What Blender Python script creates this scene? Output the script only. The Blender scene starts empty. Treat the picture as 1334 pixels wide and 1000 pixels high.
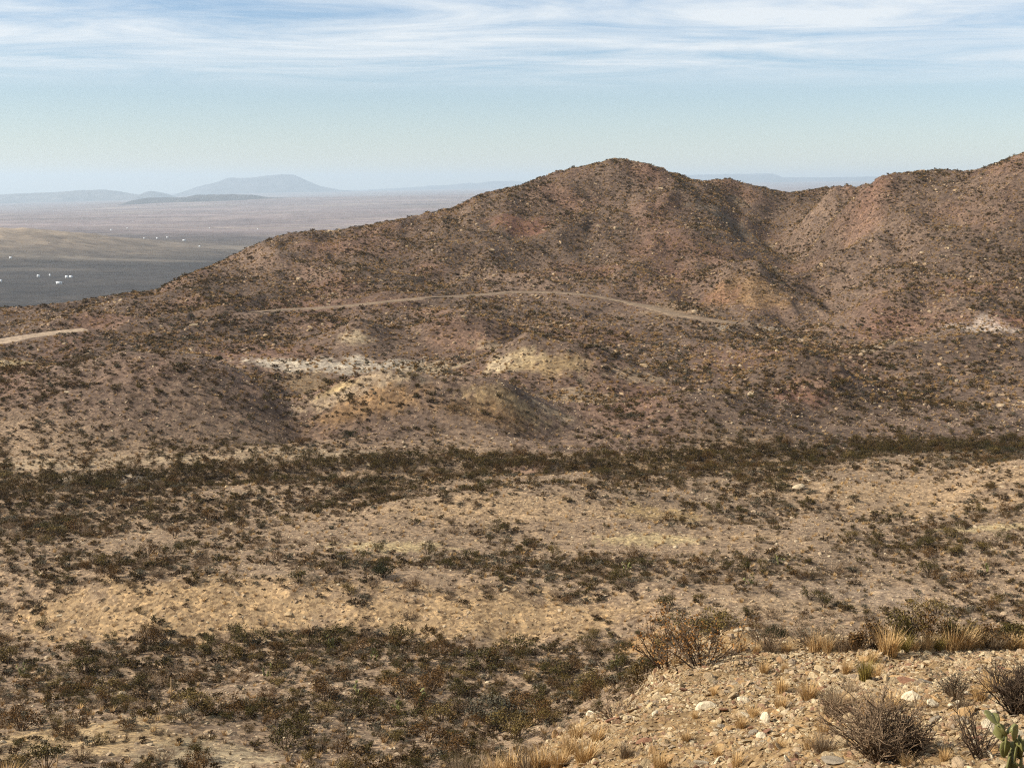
import bpy, math, random
import numpy as np

# ------------------------------------------------------------------ camera, sky, sun, exposure
F_PX, W_PX, H_PX = 1832.0, 1334.0, 1000.0          # photo pixels
PITCH = math.atan(260.0 / F_PX)
CAMZ = 36.0
SUN_AZ = math.radians(-97.0)                         # from +Y (view direction) towards -X (left)
SUN_EL = math.radians(37.0)
EXPOSURE = 0.66

sc = bpy.context.scene
cam_d = bpy.data.cameras.new("camera")
cam_d.sensor_width = 36.0
cam_d.lens = F_PX / W_PX * 36.0
cam_d.clip_start = 0.1
cam_d.clip_end = 150000.0
cam = bpy.data.objects.new("camera", cam_d)
cam.location = (0, 0, CAMZ)
cam.rotation_euler = (math.radians(90) - PITCH, 0, 0)
sc.collection.objects.link(cam)
sc.camera = cam

SUN_DIR = (math.sin(SUN_AZ) * math.cos(SUN_EL), math.cos(SUN_AZ) * math.cos(SUN_EL), math.sin(SUN_EL))

world = bpy.data.worlds.new("World")
sc.world = world
world.use_nodes = True
wn, wl = world.node_tree.nodes, world.node_tree.links
wn.clear()
w_out = wn.new("ShaderNodeOutputWorld")
w_bg = wn.new("ShaderNodeBackground")
w_bg.inputs["Strength"].default_value = 0.072
sky = wn.new("ShaderNodeTexSky")
sky.sky_type = 'NISHITA'
sky.sun_disc = False
sky.sun_elevation = SUN_EL
sky.sun_rotation = SUN_AZ
sky.altitude = 900
sky.air_density = 1.15
sky.dust_density = 0.05
sky.ozone_density = 3.0
# thin cirrus: a sheet of cloud high above, looked up where each direction meets it
tc = wn.new("ShaderNodeTexCoord")
sep = wn.new("ShaderNodeSeparateXYZ")
wl.new(tc.outputs["Generated"], sep.inputs[0])
def wmath(op, a, b=None, clamp=False):
    n = wn.new("ShaderNodeMath"); n.operation = op; n.use_clamp = clamp
    for i, v in enumerate((a, b)):
        if v is None: continue
        if isinstance(v, (int, float)): n.inputs[i].default_value = v
        else: wl.new(v, n.inputs[i])
    return n.outputs[0]
zc = wmath('MAXIMUM', sep.outputs["Z"], 0.015)
zc = wmath('ADD', zc, 0.02)
cx = wmath('DIVIDE', sep.outputs["X"], zc)
cy = wmath('DIVIDE', sep.outputs["Y"], zc)
comb = wn.new("ShaderNodeCombineXYZ")
wl.new(cx, comb.inputs[0]); wl.new(cy, comb.inputs[1])
mp = wn.new("ShaderNodeMapping")
mp.inputs["Rotation"].default_value = (0, 0, math.radians(7))
mp.inputs["Scale"].default_value = (0.55, 0.85, 1)
mp.inputs["Location"].default_value = (3.1, 1.7, 0)
wl.new(comb.outputs[0], mp.inputs[0])
cn1 = wn.new("ShaderNodeTexNoise"); cn1.inputs["Scale"].default_value = 1.0
cn1.inputs["Detail"].default_value = 12; cn1.inputs["Roughness"].default_value = 0.66; cn1.inputs["Distortion"].default_value = 0.6
wl.new(mp.outputs[0], cn1.inputs["Vector"])
cr = wn.new("ShaderNodeValToRGB")
cr.color_ramp.elements[0].position = 0.33; cr.color_ramp.elements[0].color = (0, 0, 0, 1)
cr.color_ramp.elements[1].position = 0.61; cr.color_ramp.elements[1].color = (1, 1, 1, 1)
wl.new(cn1.outputs["Fac"], cr.inputs[0])
fade = wn.new("ShaderNodeMapRange"); fade.interpolation_type = 'SMOOTHSTEP'
fade.inputs["From Min"].default_value = 0.058; fade.inputs["From Max"].default_value = 0.088
wl.new(sep.outputs["Z"], fade.inputs["Value"])
cmask = wmath('MULTIPLY', wmath('MULTIPLY', cr.outputs[0], fade.outputs[0]), 0.92, True)
cmix = wn.new("ShaderNodeMixRGB")
cmix.inputs[2].default_value = (7.7, 8.1, 8.4, 1)
tint = wn.new("ShaderNodeMixRGB"); tint.blend_type = 'MULTIPLY'; tint.inputs[0].default_value = 1.0
tint.inputs[2].default_value = (0.93, 0.965, 1.09, 1)
wl.new(sky.outputs[0], tint.inputs[1])
wl.new(cmask, cmix.inputs[0]); wl.new(tint.outputs[0], cmix.inputs[1])
wl.new(cmix.outputs[0], w_bg.inputs["Color"])
wl.new(w_bg.outputs[0], w_out.inputs["Surface"])

sun_d = bpy.data.lights.new("sun", 'SUN')
sun_d.energy = 5.0
sun_d.angle = math.radians(0.53)
sun_d.color = (1.0, 0.95, 0.86)
sun = bpy.data.objects.new("sun", sun_d)
from mathutils import Vector, Matrix
sun.rotation_euler = Vector(SUN_DIR).to_track_quat('Z', 'Y').to_euler()
sun.location = (0, 0, 300)
sc.collection.objects.link(sun)

sc.view_settings.view_transform = 'Standard'
sc.view_settings.look = 'None'
sc.view_settings.gamma = 1.0
sc.view_settings.use_curve_mapping = False
sc.view_settings.exposure = EXPOSURE
sc.cycles.max_bounces = 4
sc.cycles.diffuse_bounces = 2
sc.cycles.glossy_bounces = 1
sc.cycles.transmission_bounces = 1
sc.cycles.transparent_max_bounces = 4
sc.cycles.volume_bounces = 0
sc.cycles.caustics_reflective = False
sc.cycles.caustics_refractive = False
sc.cycles.use_denoising = False
sc.cycles.filter_width = 1.15

# ------------------------------------------------------------------ helpers
rng = np.random.default_rng(20240611)
random.seed(7)
COL = sc.collection

def pix_dir(px, py):
    xc = (np.asarray(px, float) - W_PX / 2) / F_PX
    yc = (H_PX / 2 - np.asarray(py, float)) / F_PX
    cp, sp = math.cos(PITCH), math.sin(PITCH)
    return xc, cp + yc * sp, -sp + yc * cp           # X right, Y forward, Z up

def pix_at(px, py, Y):
    """direction of a photo pixel carried to ground distance Y -> (u = X/Y, z above camera)"""
    dx, dy, dz = pix_dir(px, py)
    return dx / dy, dz / dy * Y

def project(X, Y, Z):
    cp, sp = math.cos(PITCH), math.sin(PITCH)
    z = Z - CAMZ
    d = Y * cp - z * sp
    v = Y * sp + z * cp
    return W_PX / 2 + F_PX * X / d, H_PX / 2 - F_PX * v / d, d

def _hash(ix, iy, seed):
    h = (ix.astype(np.int64) * 374761393 + iy.astype(np.int64) * 668265263 + seed * 1442695041) & 0xFFFFFFFF
    h = ((h ^ (h >> 13)) * 1274126177) & 0xFFFFFFFF
    return (h ^ (h >> 16)) & 0xFFFF

def perlin(x, y, seed=0):
    x0 = np.floor(x); y0 = np.floor(y)
    fx, fy = x - x0, y - y0
    ux = fx * fx * fx * (fx * (fx * 6 - 15) + 10); uy = fy * fy * fy * (fy * (fy * 6 - 15) + 10)
    def g(ix, iy, dx, dy):
        a = _hash(ix, iy, seed) * (2 * math.pi / 65536.0)
        return np.cos(a) * dx + np.sin(a) * dy
    n00 = g(x0, y0, fx, fy); n10 = g(x0 + 1, y0, fx - 1, fy)
    n01 = g(x0, y0 + 1, fx, fy - 1); n11 = g(x0 + 1, y0 + 1, fx - 1, fy - 1)
    return ((n00 * (1 - ux) + n10 * ux) * (1 - uy) + (n01 * (1 - ux) + n11 * ux) * uy) * 1.5

def fbm(x, y, octs=4, seed=0, gain=0.5):
    s = 0; a = 1.0
    for o in range(octs):
        s = s + a * perlin(x * 2 ** o + 17.3 * o, y * 2 ** o - 9.1 * o, seed + o); a *= gain
    return s

def ridged(x, y, octs=3, seed=0):
    s = 0; a = 1.0
    for o in range(octs):
        s = s + a * (1 - 2 * np.abs(perlin(x * 2 ** o + 5.7 * o, y * 2 ** o + 3.3 * o, seed + o))); a *= 0.5
    return s

def sstep(a, b, x):
    t = np.clip((x - a) / (b - a), 0, 1)
    return t * t * (3 - 2 * t)

def mesh_np(name, V, faces, mats, smooth=True, mat_idx=None):
    """faces: list of int arrays (n,k)"""
    me = bpy.data.meshes.new(name)
    V = np.asarray(V, np.float32)
    me.vertices.add(len(V)); me.vertices.foreach_set("co", V.ravel())
    tot = [np.full(len(f), f.shape[1], np.int32) for f in faces]
    tot = np.concatenate(tot); loops = np.concatenate([np.asarray(f, np.int32).ravel() for f in faces])
    start = np.concatenate([[0], np.cumsum(tot)[:-1]]).astype(np.int32)
    me.loops.add(len(loops)); me.loops.foreach_set("vertex_index", loops)
    me.polygons.add(len(tot)); me.polygons.foreach_set("loop_start", start); me.polygons.foreach_set("loop_total", tot)
    if smooth: me.polygons.foreach_set("use_smooth", np.ones(len(tot), bool))
    for m in mats: me.materials.append(m)
    if mat_idx is not None: me.polygons.foreach_set("material_index", np.asarray(mat_idx, np.int32))
    me.update(calc_edges=True)
    return me

def obj(name, me, parent=None, loc=(0, 0, 0), **props):
    o = bpy.data.objects.new(name, me)
    COL.objects.link(o)
    o.location = loc
    if parent is not None: o.parent = parent
    for k, v in props.items(): o[k] = v
    return o

# ------------------------------------------------------------------ materials
def new_mat(name):
    m = bpy.data.materials.new(name); m.use_nodes = True
    n, l = m.node_tree.nodes, m.node_tree.links
    b = n["Principled BSDF"]
    b.inputs["Roughness"].default_value = 0.92
    b.inputs["Specular IOR Level"].default_value = 0.12
    return m, n, l, b

def noise_node(n, l, vec, scale, detail=4, rough=0.6):
    t = n.new("ShaderNodeTexNoise"); t.inputs["Scale"].default_value = scale
    t.inputs["Detail"].default_value = detail; t.inputs["Roughness"].default_value = rough
    l.new(vec, t.inputs["Vector"]); return t

def ramp(n, l, fac, stops):
    r = n.new("ShaderNodeValToRGB")
    els = r.color_ramp.elements
    while len(els) < len(stops): els.new(0.5)
    for e, (p, c) in zip(els, stops):
        e.position = p; e.color = (*c, 1) if len(c) == 3 else c
    l.new(fac, r.inputs[0]); return r.outputs[0]

def mixc(n, l, kind, fac, a, b):
    m = n.new("ShaderNodeMixRGB"); m.blend_type = kind
    for i, v in enumerate((fac, a, b)):
        if isinstance(v, (int, float)): m.inputs[i].default_value = v
        elif isinstance(v, tuple): m.inputs[i].default_value = (*v, 1) if len(v) == 3 else v
        else: l.new(v, m.inputs[i])
    return m.outputs[0]

def g3(v): return (v, v, v)

def ground_material(name, s_big, s_mid, s_peb, peb_amt, bump_h, bump_scale, var=0.35):
    m, n, l, b = new_mat(name)
    tcn = n.new("ShaderNodeTexCoord"); vec = tcn.outputs["Object"]
    at = n.new("ShaderNodeAttribute"); at.attribute_name = "soil"
    c = at.outputs["Color"]
    nb = noise_node(n, l, vec, s_big, 5, 0.62)
    c = mixc(n, l, 'MULTIPLY', 1.0, c, ramp(n, l, nb.outputs["Fac"], [(0.3, g3(1 - var)), (0.7, g3(1 + var))]))
    nm = noise_node(n, l, vec, s_mid, 6, 0.7)
    c = mixc(n, l, 'MULTIPLY', 1.0, c, ramp(n, l, nm.outputs["Fac"], [(0.32, (0.62, 0.60, 0.58)), (0.5, g3(1.0)), (0.68, (1.32, 1.30, 1.25))]))
    # loose stones: random light and dark cells
    vo = n.new("ShaderNodeTexVoronoi"); vo.inputs["Scale"].default_value = s_peb; vo.inputs["Randomness"].default_value = 1.0
    l.new(vec, vo.inputs["Vector"])
    sepc = n.new("ShaderNodeSeparateColor"); l.new(vo.outputs["Color"], sepc.inputs[0])
    stone = ramp(n, l, sepc.outputs[0], [(0.0, (0.50, 0.46, 0.44)), (0.35, (0.85, 0.83, 0.82)), (0.62, g3(1.0)), (0.86, (1.18, 1.14, 1.05)), (1.0, (1.55, 1.5, 1.4))])
    c = mixc(n, l, 'MULTIPLY', peb_amt, c, stone)
    hs = n.new("ShaderNodeHueSaturation"); hs.inputs["Saturation"].default_value = 1.0
    l.new(c, hs.inputs["Color"])
    l.new(hs.outputs[0], b.inputs["Base Color"])
    bp = n.new("ShaderNodeBump"); bp.inputs["Strength"].default_value = 0.8; bp.inputs["Distance"].default_value = bump_h
    nf = noise_node(n, l, vec, bump_scale, 6, 0.65)
    l.new(nf.outputs["Fac"], bp.inputs["Height"])
    bp2 = n.new("ShaderNodeBump"); bp2.inputs["Strength"].default_value = 0.7; bp2.inputs["Distance"].default_value = 0.22 / s_peb
    l.new(sepc.outputs[1], bp2.inputs["Height"]); l.new(bp.outputs[0], bp2.inputs["Normal"])
    l.new(bp2.outputs[0], b.inputs["Normal"])
    return m

M_near = ground_material("stony_soil", 0.6, 4.0, 16.0, 0.7, 0.05, 6.0, 0.2)
M_valley = ground_material("valley_soil", 0.07, 0.9, 4.5, 1.0, 0.12, 2.2, 0.22)
M_hill = ground_material("hill_soil", 0.035, 0.45, 2.2, 0.9, 0.3, 1.0, 0.28)
M_plain = ground_material("plain_soil", 0.0012, 0.01, 0.05, 0.5, 2.0, 0.02, 0.35)
M_far = ground_material("far_rock", 0.0003, 0.002, 0.006, 0.5, 30.0, 0.002, 0.3)

def leaf_material(name, cols, rough=0.75, var=0.5, gain=0.8):
    m, n, l, b = new_mat(name)
    oi = n.new("ShaderNodeObjectInfo")
    c = ramp(n, l, oi.outputs["Random"], [(i / max(1, len(cols) - 1), (k[0] * gain * 1.1, k[1] * gain * .90, k[2] * gain * .70)) for i, k in enumerate(cols)])
    ge = n.new("ShaderNodeNewGeometry")
    c = mixc(n, l, 'MULTIPLY', 1.0, c, ramp(n, l, ge.outputs["Random Per Island"], [(0, g3(1 - var)), (1, g3(1 + var))]))
    l.new(c, b.inputs["Base Color"])
    b.inputs["Roughness"].default_value = rough
    return m

M_creo = leaf_material("creosote_leaf", [(0.060, 0.048, 0.016), (0.085, 0.062, 0.020), (0.066, 0.058, 0.018), (0.095, 0.060, 0.022), (0.050, 0.046, 0.018), (0.105, 0.085, 0.030)], gain=0.82)
M_creo_olive = leaf_material("olive_leaf", [(0.058, 0.054, 0.016), (0.072, 0.064, 0.020)], gain=0.82)
M_creo_brown = leaf_material("brown_leaf", [(0.095, 0.060, 0.022), (0.115, 0.072, 0.028)], gain=0.82)
M_creo_pale = leaf_material("yellowish_leaf", [(0.130, 0.105, 0.036), (0.150, 0.125, 0.050)])
M_creotwig = leaf_material("creosote_twig", [(0.06, 0.045, 0.033), (0.10, 0.075, 0.055)])
M_grey = leaf_material("grey_twig", [(0.21, 0.17, 0.12), (0.26, 0.215, 0.165), (0.16, 0.125, 0.09), (0.22, 0.165, 0.11)])
M_darktwig = leaf_material("dark_twig", [(0.075, 0.06, 0.048), (0.11, 0.088, 0.066)])
M_straw = leaf_material("dry_grass", [(0.56, 0.43, 0.23), (0.50, 0.38, 0.20), (0.60, 0.48, 0.28), (0.46, 0.36, 0.21)], 0.7, 0.3)
M_yellowgrass = leaf_material("yellow_green_grass", [(0.22, 0.20, 0.06), (0.26, 0.22, 0.08)], 0.7, 0.35)
M_greygrass = leaf_material("grey_grass", [(0.20, 0.17, 0.125), (0.24, 0.20, 0.15)], 0.8, 0.35)
M_sage = leaf_material("blue_grey_leaf", [(0.10, 0.105, 0.085), (0.13, 0.13, 0.105)], 0.8, 0.4)
M_scrub = leaf_material("hill_scrub", [(0.060, 0.044, 0.026), (0.095, 0.070, 0.042), (0.048, 0.038, 0.022), (0.14, 0.105, 0.062), (0.075, 0.058, 0.028), (0.115, 0.085, 0.05)], gain=0.82)
M_tuss = leaf_material("hill_tussock", [(0.30, 0.22, 0.115), (0.24, 0.17, 0.09), (0.36, 0.28, 0.15), (0.20, 0.145, 0.085)], 0.8, 0.4, 1.1)
M_ever = leaf_material("evergreen_leaf", [(0.030, 0.034, 0.014), (0.038, 0.040, 0.018)])
M_rust = leaf_material("rust_leaf", [(0.20, 0.105, 0.035), (0.24, 0.14, 0.05)], 0.75, 0.5)
M_agave = leaf_material("spiky_leaf", [(0.035, 0.045, 0.026), (0.06, 0.06, 0.035)], 0.6, 0.4)
M_stalk = leaf_material("dry_stalk", [(0.55, 0.45, 0.30), (0.48, 0.40, 0.28)], 0.8, 0.1)

def cactus_material():
    m, n, l, b = new_mat("cactus_pad")
    tcn = n.new("ShaderNodeTexCoord"); ge = n.new("ShaderNodeNewGeometry")
    vo = n.new("ShaderNodeTexVoronoi"); vo.inputs["Scale"].default_value = 28; l.new(tcn.outputs["Object"], vo.inputs["Vector"])
    base = ramp(n, l, ge.outputs["Random Per Island"], [(0, (0.10, 0.105, 0.034)), (0.5, (0.14, 0.135, 0.045)), (1, (0.18, 0.15, 0.055))])
    c = mixc(n, l, 'MIX', ramp(n, l, vo.outputs["Distance"], [(0.08, g3(1)), (0.16, g3(0))]), base, (0.38, 0.32, 0.18))
    nn = noise_node(n, l, tcn.outputs["Object"], 9)
    c = mixc(n, l, 'MULTIPLY', 1.0, c, ramp(n, l, nn.outputs["Fac"], [(0.3, g3(0.75)), (0.7, g3(1.2))]))
    l.new(c, b.inputs["Base Color"]); b.inputs["Roughness"].default_value = 0.55
    return m
M_cactus = cactus_material()

def rock_material(name, cols):
    m, n, l, b = new_mat(name)
    oi = n.new("ShaderNodeObjectInfo"); tcn = n.new("ShaderNodeTexCoord")
    c = ramp(n, l, oi.outputs["Random"], [(i / (len(cols) - 1), (k[0] * .86, k[1] * .81, k[2] * .73)) for i, k in enumerate(cols)])
    nn = noise_node(n, l, tcn.outputs["Object"], 2.5, 6, 0.7)
    c = mixc(n, l, 'MULTIPLY', 1.0, c, ramp(n, l, nn.outputs["Fac"], [(0.3, g3(0.7)), (0.7, g3(1.25))]))
    l.new(c, b.inputs["Base Color"]); b.inputs["Roughness"].default_value = 0.85
    bp = n.new("ShaderNodeBump"); bp.inputs["Distance"].default_value = 0.08; bp.inputs["Strength"].default_value = 0.6
    l.new(nn.outputs["Fac"], bp.inputs["Height"]); l.new(bp.outputs[0], b.inputs["Normal"])
    return m
M_chip = rock_material("pale_limestone", [(0.54, 0.41, 0.24), (0.36, 0.26, 0.145), (0.68, 0.56, 0.37), (0.42, 0.28, 0.15), (0.30, 0.235, 0.17), (0.66, 0.54, 0.36), (0.26, 0.14, 0.085), (0.45, 0.35, 0.22), (0.35, 0.22, 0.12), (0.50, 0.37, 0.21)])
STONE_HUES = [("white", rock_material("white_stone", [(0.74, 0.64, 0.47), (0.68, 0.58, 0.42)])), ("tan", rock_material("tan_stone", [(0.46, 0.35, 0.21), (0.40, 0.30, 0.18)])),
              ("ochre", rock_material("ochre_stone", [(0.45, 0.29, 0.14), (0.40, 0.25, 0.12)])), ("reddish brown", rock_material("reddish_stone", [(0.27, 0.145, 0.09), (0.23, 0.12, 0.075)])),
              ("grey", rock_material("grey_stone", [(0.30, 0.25, 0.19), (0.25, 0.21, 0.16)]))]
M_hillrock = rock_material("hill_stone", [(0.34, 0.25, 0.16), (0.22, 0.15, 0.10), (0.42, 0.33, 0.22), (0.17, 0.12, 0.09), (0.30, 0.21, 0.14), (0.38, 0.28, 0.17)])
M_valleyrock = rock_material("valley_stone", [(0.44, 0.34, 0.22), (0.34, 0.25, 0.17), (0.52, 0.43, 0.30), (0.28, 0.20, 0.14), (0.46, 0.34, 0.2)])

# ------------------------------------------------------------------ terrain heights
HID = []            # (px, Y, z) points that other ground hides
VIS = []            # (px, py, Y) points seen in the photo
cols = {
    0:   [(1000, 64), (950, 74), (900, 86), (850, 97), (812, 104), (758, 108.4), (720, 119), (690, 128), (650, 142), (610, 160), (585, 172), (530, 190), (476, 207), (466, 230), (440, 256), (420, 282), (400, 310)],
    130: [(1000, 64), (950, 74), (900, 86), (850, 97), (820, 102), (762, 106.3), (720, 119), (690, 128), (650, 142), (610, 160), (585, 172), (530, 189), (468, 207), (462, 230), (430, 264), (400, 298), (386, 318)],
    250: [(1000, 64), (950, 74), (900, 86), (850, 97), (828, 101), (766, 105.3), (720, 118), (690, 127), (650, 141), (610, 160), (585, 172), (530, 189), (463, 207), (458, 230), (430, 262), (400, 294), (375, 318), (359, 338)],
    330: [(585, 172), (535, 189), (480, 207), (468, 226), (440, 255), (400, 295), (360, 342), (320, 372)],
    390: [(1000, 65), (950, 75), (900, 87), (850, 97), (831, 101), (769, 105.4), (720, 118), (690, 127), (650, 141), (610, 160), (590, 170), (548, 187), (512, 204), (475, 226), (440, 258), (400, 298), (370, 332), (330, 372), (303, 398)],
    520: [(1000, 66), (950, 76), (900, 87), (850, 97), (833, 100.5), (772, 105.3), (720, 119), (690, 127), (650, 142), (610, 160), (585, 173), (548, 187), (502, 208), (480, 228), (440, 262), (400, 302), (380, 326), (340, 370), (300, 402), (283, 416)],
    667: [(950, 76), (900, 87), (850, 97), (836, 100), (775, 104.9), (720, 119), (690, 126), (640, 145), (605, 163), (585, 175), (555, 188), (500, 215), (470, 237), (440, 265), (400, 307), (380, 328), (330, 378), (290, 408), (243, 444)],
    735: [(440, 270), (400, 308), (378, 330), (330, 382), (270, 430), (222, 456)],
    800: [(880, 88), (860, 93), (838, 98), (778, 105), (720, 119), (690, 126), (650, 141), (610, 162), (590, 173), (550, 190), (500, 216), (465, 246), (430, 280), (400, 312), (388, 326), (340, 378), (280, 424), (240, 448), (206, 463)],
    850: [(400, 318), (340, 378), (280, 426), (215, 466)],
    900: [(790, 102), (720, 119), (690, 127), (650, 142), (610, 163), (590, 173), (550, 190), (500, 216), (465, 246), (430, 282), (400, 314), (360, 348), (300, 402), (260, 445), (234, 472)],
    955: [(400, 318), (365, 346), (320, 392), (280, 445), (232, 510)],
    1000: [(780, 104), (720, 119), (690, 127), (650, 143), (610, 163), (590, 174), (550, 190), (500, 217), (465, 248), (435, 284), (400, 320), (365, 352), (330, 396), (300, 440), (270, 478), (243, 520)],
    1060: [(435, 286), (412, 312), (385, 345), (350, 385), (320, 416), (285, 458), (250, 500)],
    1100: [(780, 104), (720, 119), (690, 127), (650, 142), (620, 158), (590, 174), (550, 190), (500, 217), (465, 246), (430, 286), (400, 310), (370, 334), (320, 370), (275, 402), (242, 440)],
    1150: [(430, 284), (380, 325), (300, 372), (222, 405)],
    1220: [(780, 105), (720, 119), (690, 128), (655, 142), (625, 152), (602, 164), (585, 176), (550, 190), (500, 215), (465, 242), (430, 280), (400, 302), (350, 336), (280, 372), (219, 400)],
    1334: [(780, 106), (720, 118), (690, 127), (650, 138), (597, 150), (585, 179), (550, 192), (500, 216), (465, 240), (425, 278), (400, 294), (350, 326), (280, 356), (199, 384)],
}
cols[-140] = [(py, Y) for py, Y in cols[0] if py < 985][:-1] + [(410, 300)]
cols[-320] = [(py, Y) for py, Y in cols[0] if py < 985][:-1] + [(415, 295)]
cols[1470] = cols[1334][:-1] + [(178, 390)]
cols[1640] = cols[1334][:-1] + [(190, 400)]
for px, lst in cols.items():
    for py, Y in lst: VIS.append((px, py, Y))
    py, Y = lst[-1]
    _, zc_ = pix_at(px, py, Y)
    for k, dz in ((1.12, 7), (1.3, 20), (1.6, 38), (2.1, 70), (3.0, 110)):
        z = min(zc_ * k - 2, zc_ - dz) if zc_ < 0 else zc_ - dz
        HID.append((px, Y * k, max(z, -150)))
for px in (-320, -140, 0, 130, 250): HID.append((px, 218, -29.6))
HID += [(480, 217, -31.0), (600, 214, -31.5), (400, 214, -31.5)]
HID += [(1334, 164, -33.2), (1470, 164, -33.2)]
VIS += [(1500, 1000, 9.2), (1334, 1000, 9.5), (1180, 1000, 10.3), (1000, 1000, 11.8), (850, 1000, 14), (760, 1000, 15.6), (690, 1000, 17),
        (1500, 920, 13.2), (1334, 920, 13.5), (1180, 920, 14.5), (1000, 920, 16), (890, 915, 17.5), (820, 950, 17),
        (1500, 870, 19), (1334, 870, 19.5), (1180, 870, 20), (1000, 870, 20.5), (905, 882, 20),
        (1500, 846, 24), (1334, 846, 24.5), (1180, 846, 25), (1000, 853, 24), (860, 880, 22.5), (800, 915, 20.5), (740, 957, 18.8),
        (980, 836, 36), (950, 818, 48), (885, 822, 60),
        (600, 1016, 18), (480, 1022, 19), (300, 1060, 22), (60, 1025, 25), (-150, 1025, 26)]
HID += [(1500, 30, -11.2), (1334, 30, -11.2), (1180, 30, -11.2), (1050, 30, -11.4), (1500, 45, -18.5), (1334, 45, -18.5), (1180, 45, -18.5), (1050, 45, -17.5),
        (1500, 70, -27.5), (1334, 70, -27.5), (1180, 70, -27.5), (1050, 70, -26.5), (1334, 90, -31.5), (1180, 90, -31.5), (1050, 90, -31),
        (950, 66, -23.5), (930, 85, -30), (860, 74, -26.5), (860, 88, -31), (870, 28, -11.6), (870, 38, -16.2), (850, 50, -20.5), (800, 26, -11.6), (800, 40, -19), (790, 60, -26.2), (740, 24, -11.4), (740, 40, -19.5),
        (660, 21, -10.2), (600, 26, -12.8), (600, 42, -20), (300, 40, -19), (0, 42, -20), (450, 28, -13.5), (-150, 42, -20), (-320, 42, -20),
        (667, 32, -16.6), (667, 46, -22.6), (720, 30, -15.2), (720, 50, -23.8), (770, 31, -15.2), (770, 50, -23.4), (820, 34, -15.6), (800, 50, -22.4), (815, 62, -25.8),
        (1900, 1, -1.75), (1500, 1, -1.75), (1500, 2, -2.0), (-200, 1, -1.75), (-600, 1, -1.75), (1100, 2, -2.0), (667, 2, -2.1), (200, 2, -2.2), (1900, 4, -2.5), (1900, 10, -4.4), (667, 1, -1.75), (300, 1, -1.75), (1100, 1, -1.75), (1200, 4, -2.5), (667, 4, -2.9), (200, 4, -3.1), (-200, 4, -3.1), (1600, 4, -2.5), (300, 10, -6), (0, 10, -6.2), (600, 10, -5.6), (-320, 10, -6.2), (-320, 22, -11)]
PU, PL, PZ = [], [], []
for px, py, Y in VIS:
    u, z = pix_at(px, py, Y); PU.append(u); PL.append(math.log(Y)); PZ.append(z)
for px, Y, z in HID:
    PU.append((px - 667) / F_PX / 0.99); PL.append(math.log(Y)); PZ.append(z)

def rbf_fit(U, L, Z, c):
    U, L, Z = map(np.asarray, (U, L, Z))
    r2 = (U[:, None] - U[None]) ** 2 + (L[:, None] - L[None]) ** 2
    A = -np.sqrt(r2 + c * c) + np.eye(len(U)) * -1e-6
    P = np.c_[np.ones(len(U)), U, L]
    K = np.block([[A, P], [P.T, np.zeros((3, 3))]])
    w = np.linalg.solve(K, np.r_[Z, 0, 0, 0])
    return U, L, w, c

def rbf_eval(fit, u, l):
    U, L, w, c = fit
    out = np.empty(u.shape)
    uf, lf, of = u.ravel(), l.ravel(), out.ravel()
    for i in range(0, len(uf), 40000):
        s = slice(i, i + 40000)
        K = -np.sqrt((uf[s, None] - U[None]) ** 2 + (lf[s, None] - L[None]) ** 2 + c * c)
        of[s] = K @ w[:-3] + w[-3] + w[-2] * uf[s] + w[-1] * lf[s]
    return of.reshape(u.shape)

near_fit = rbf_fit(PU, PL, PZ, 0.016)
FAR = [(0, 379, 1900), (0, 350, 2380), (0, 318, 3500), (0, 300, 4500), (0, 285, 7000), (0, 277, 10500), (0, 274, 14000),
       (-300, 379, 1900), (-300, 318, 3500), (-300, 300, 4500), (-300, 280, 10000), (200, 372, 2000), (200, 330, 3000), (200, 300, 4500),
       (200, 272, 10000), (200, 262, 14000), (320, 330, 3000), (320, 300, 4800), (320, 266, 11000), (330, 259, 16000), (430, 257, 16000),
       (500, 290, 5500), (600, 268, 9000), (600, 251, 20000), (650, 247, 30000)]
FZ = [(667, 800, -120), (1000, 800, -110), (1334, 800, -100), (300, 800, -110), (0, 700, -95), (-300, 700, -95), (0, 1100, -135), (-300, 1100, -135), (300, 1200, -140), (667, 1300, -140),
      (1000, 2000, -140), (1334, 2000, -140), (1700, 2000, -140), (1000, 8000, -90), (1334, 8000, -80), (1700, 8000, -80), (1000, 30000, 40), (1334, 30000, 70), (1700, 30000, 70),
      (0, 30000, -420), (-300, 30000, -420), (300, 30000, -200), (0, 46000, -420), (-300, 46000, -420), (300, 46000, -250), (650, 46000, -120), (1000, 46000, 0), (1500, 46000, 40)]
fu, fl, fz = [], [], []
for px, py, Y in FAR:
    u, z = pix_at(px, py, Y); fu.append(u); fl.append(math.log(Y)); fz.append(z)
for px, Y, z in FZ:
    fu.append((px - 667) / F_PX); fl.append(math.log(Y)); fz.append(z)
far_fit = rbf_fit(fu, fl, fz, 0.06)

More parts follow.
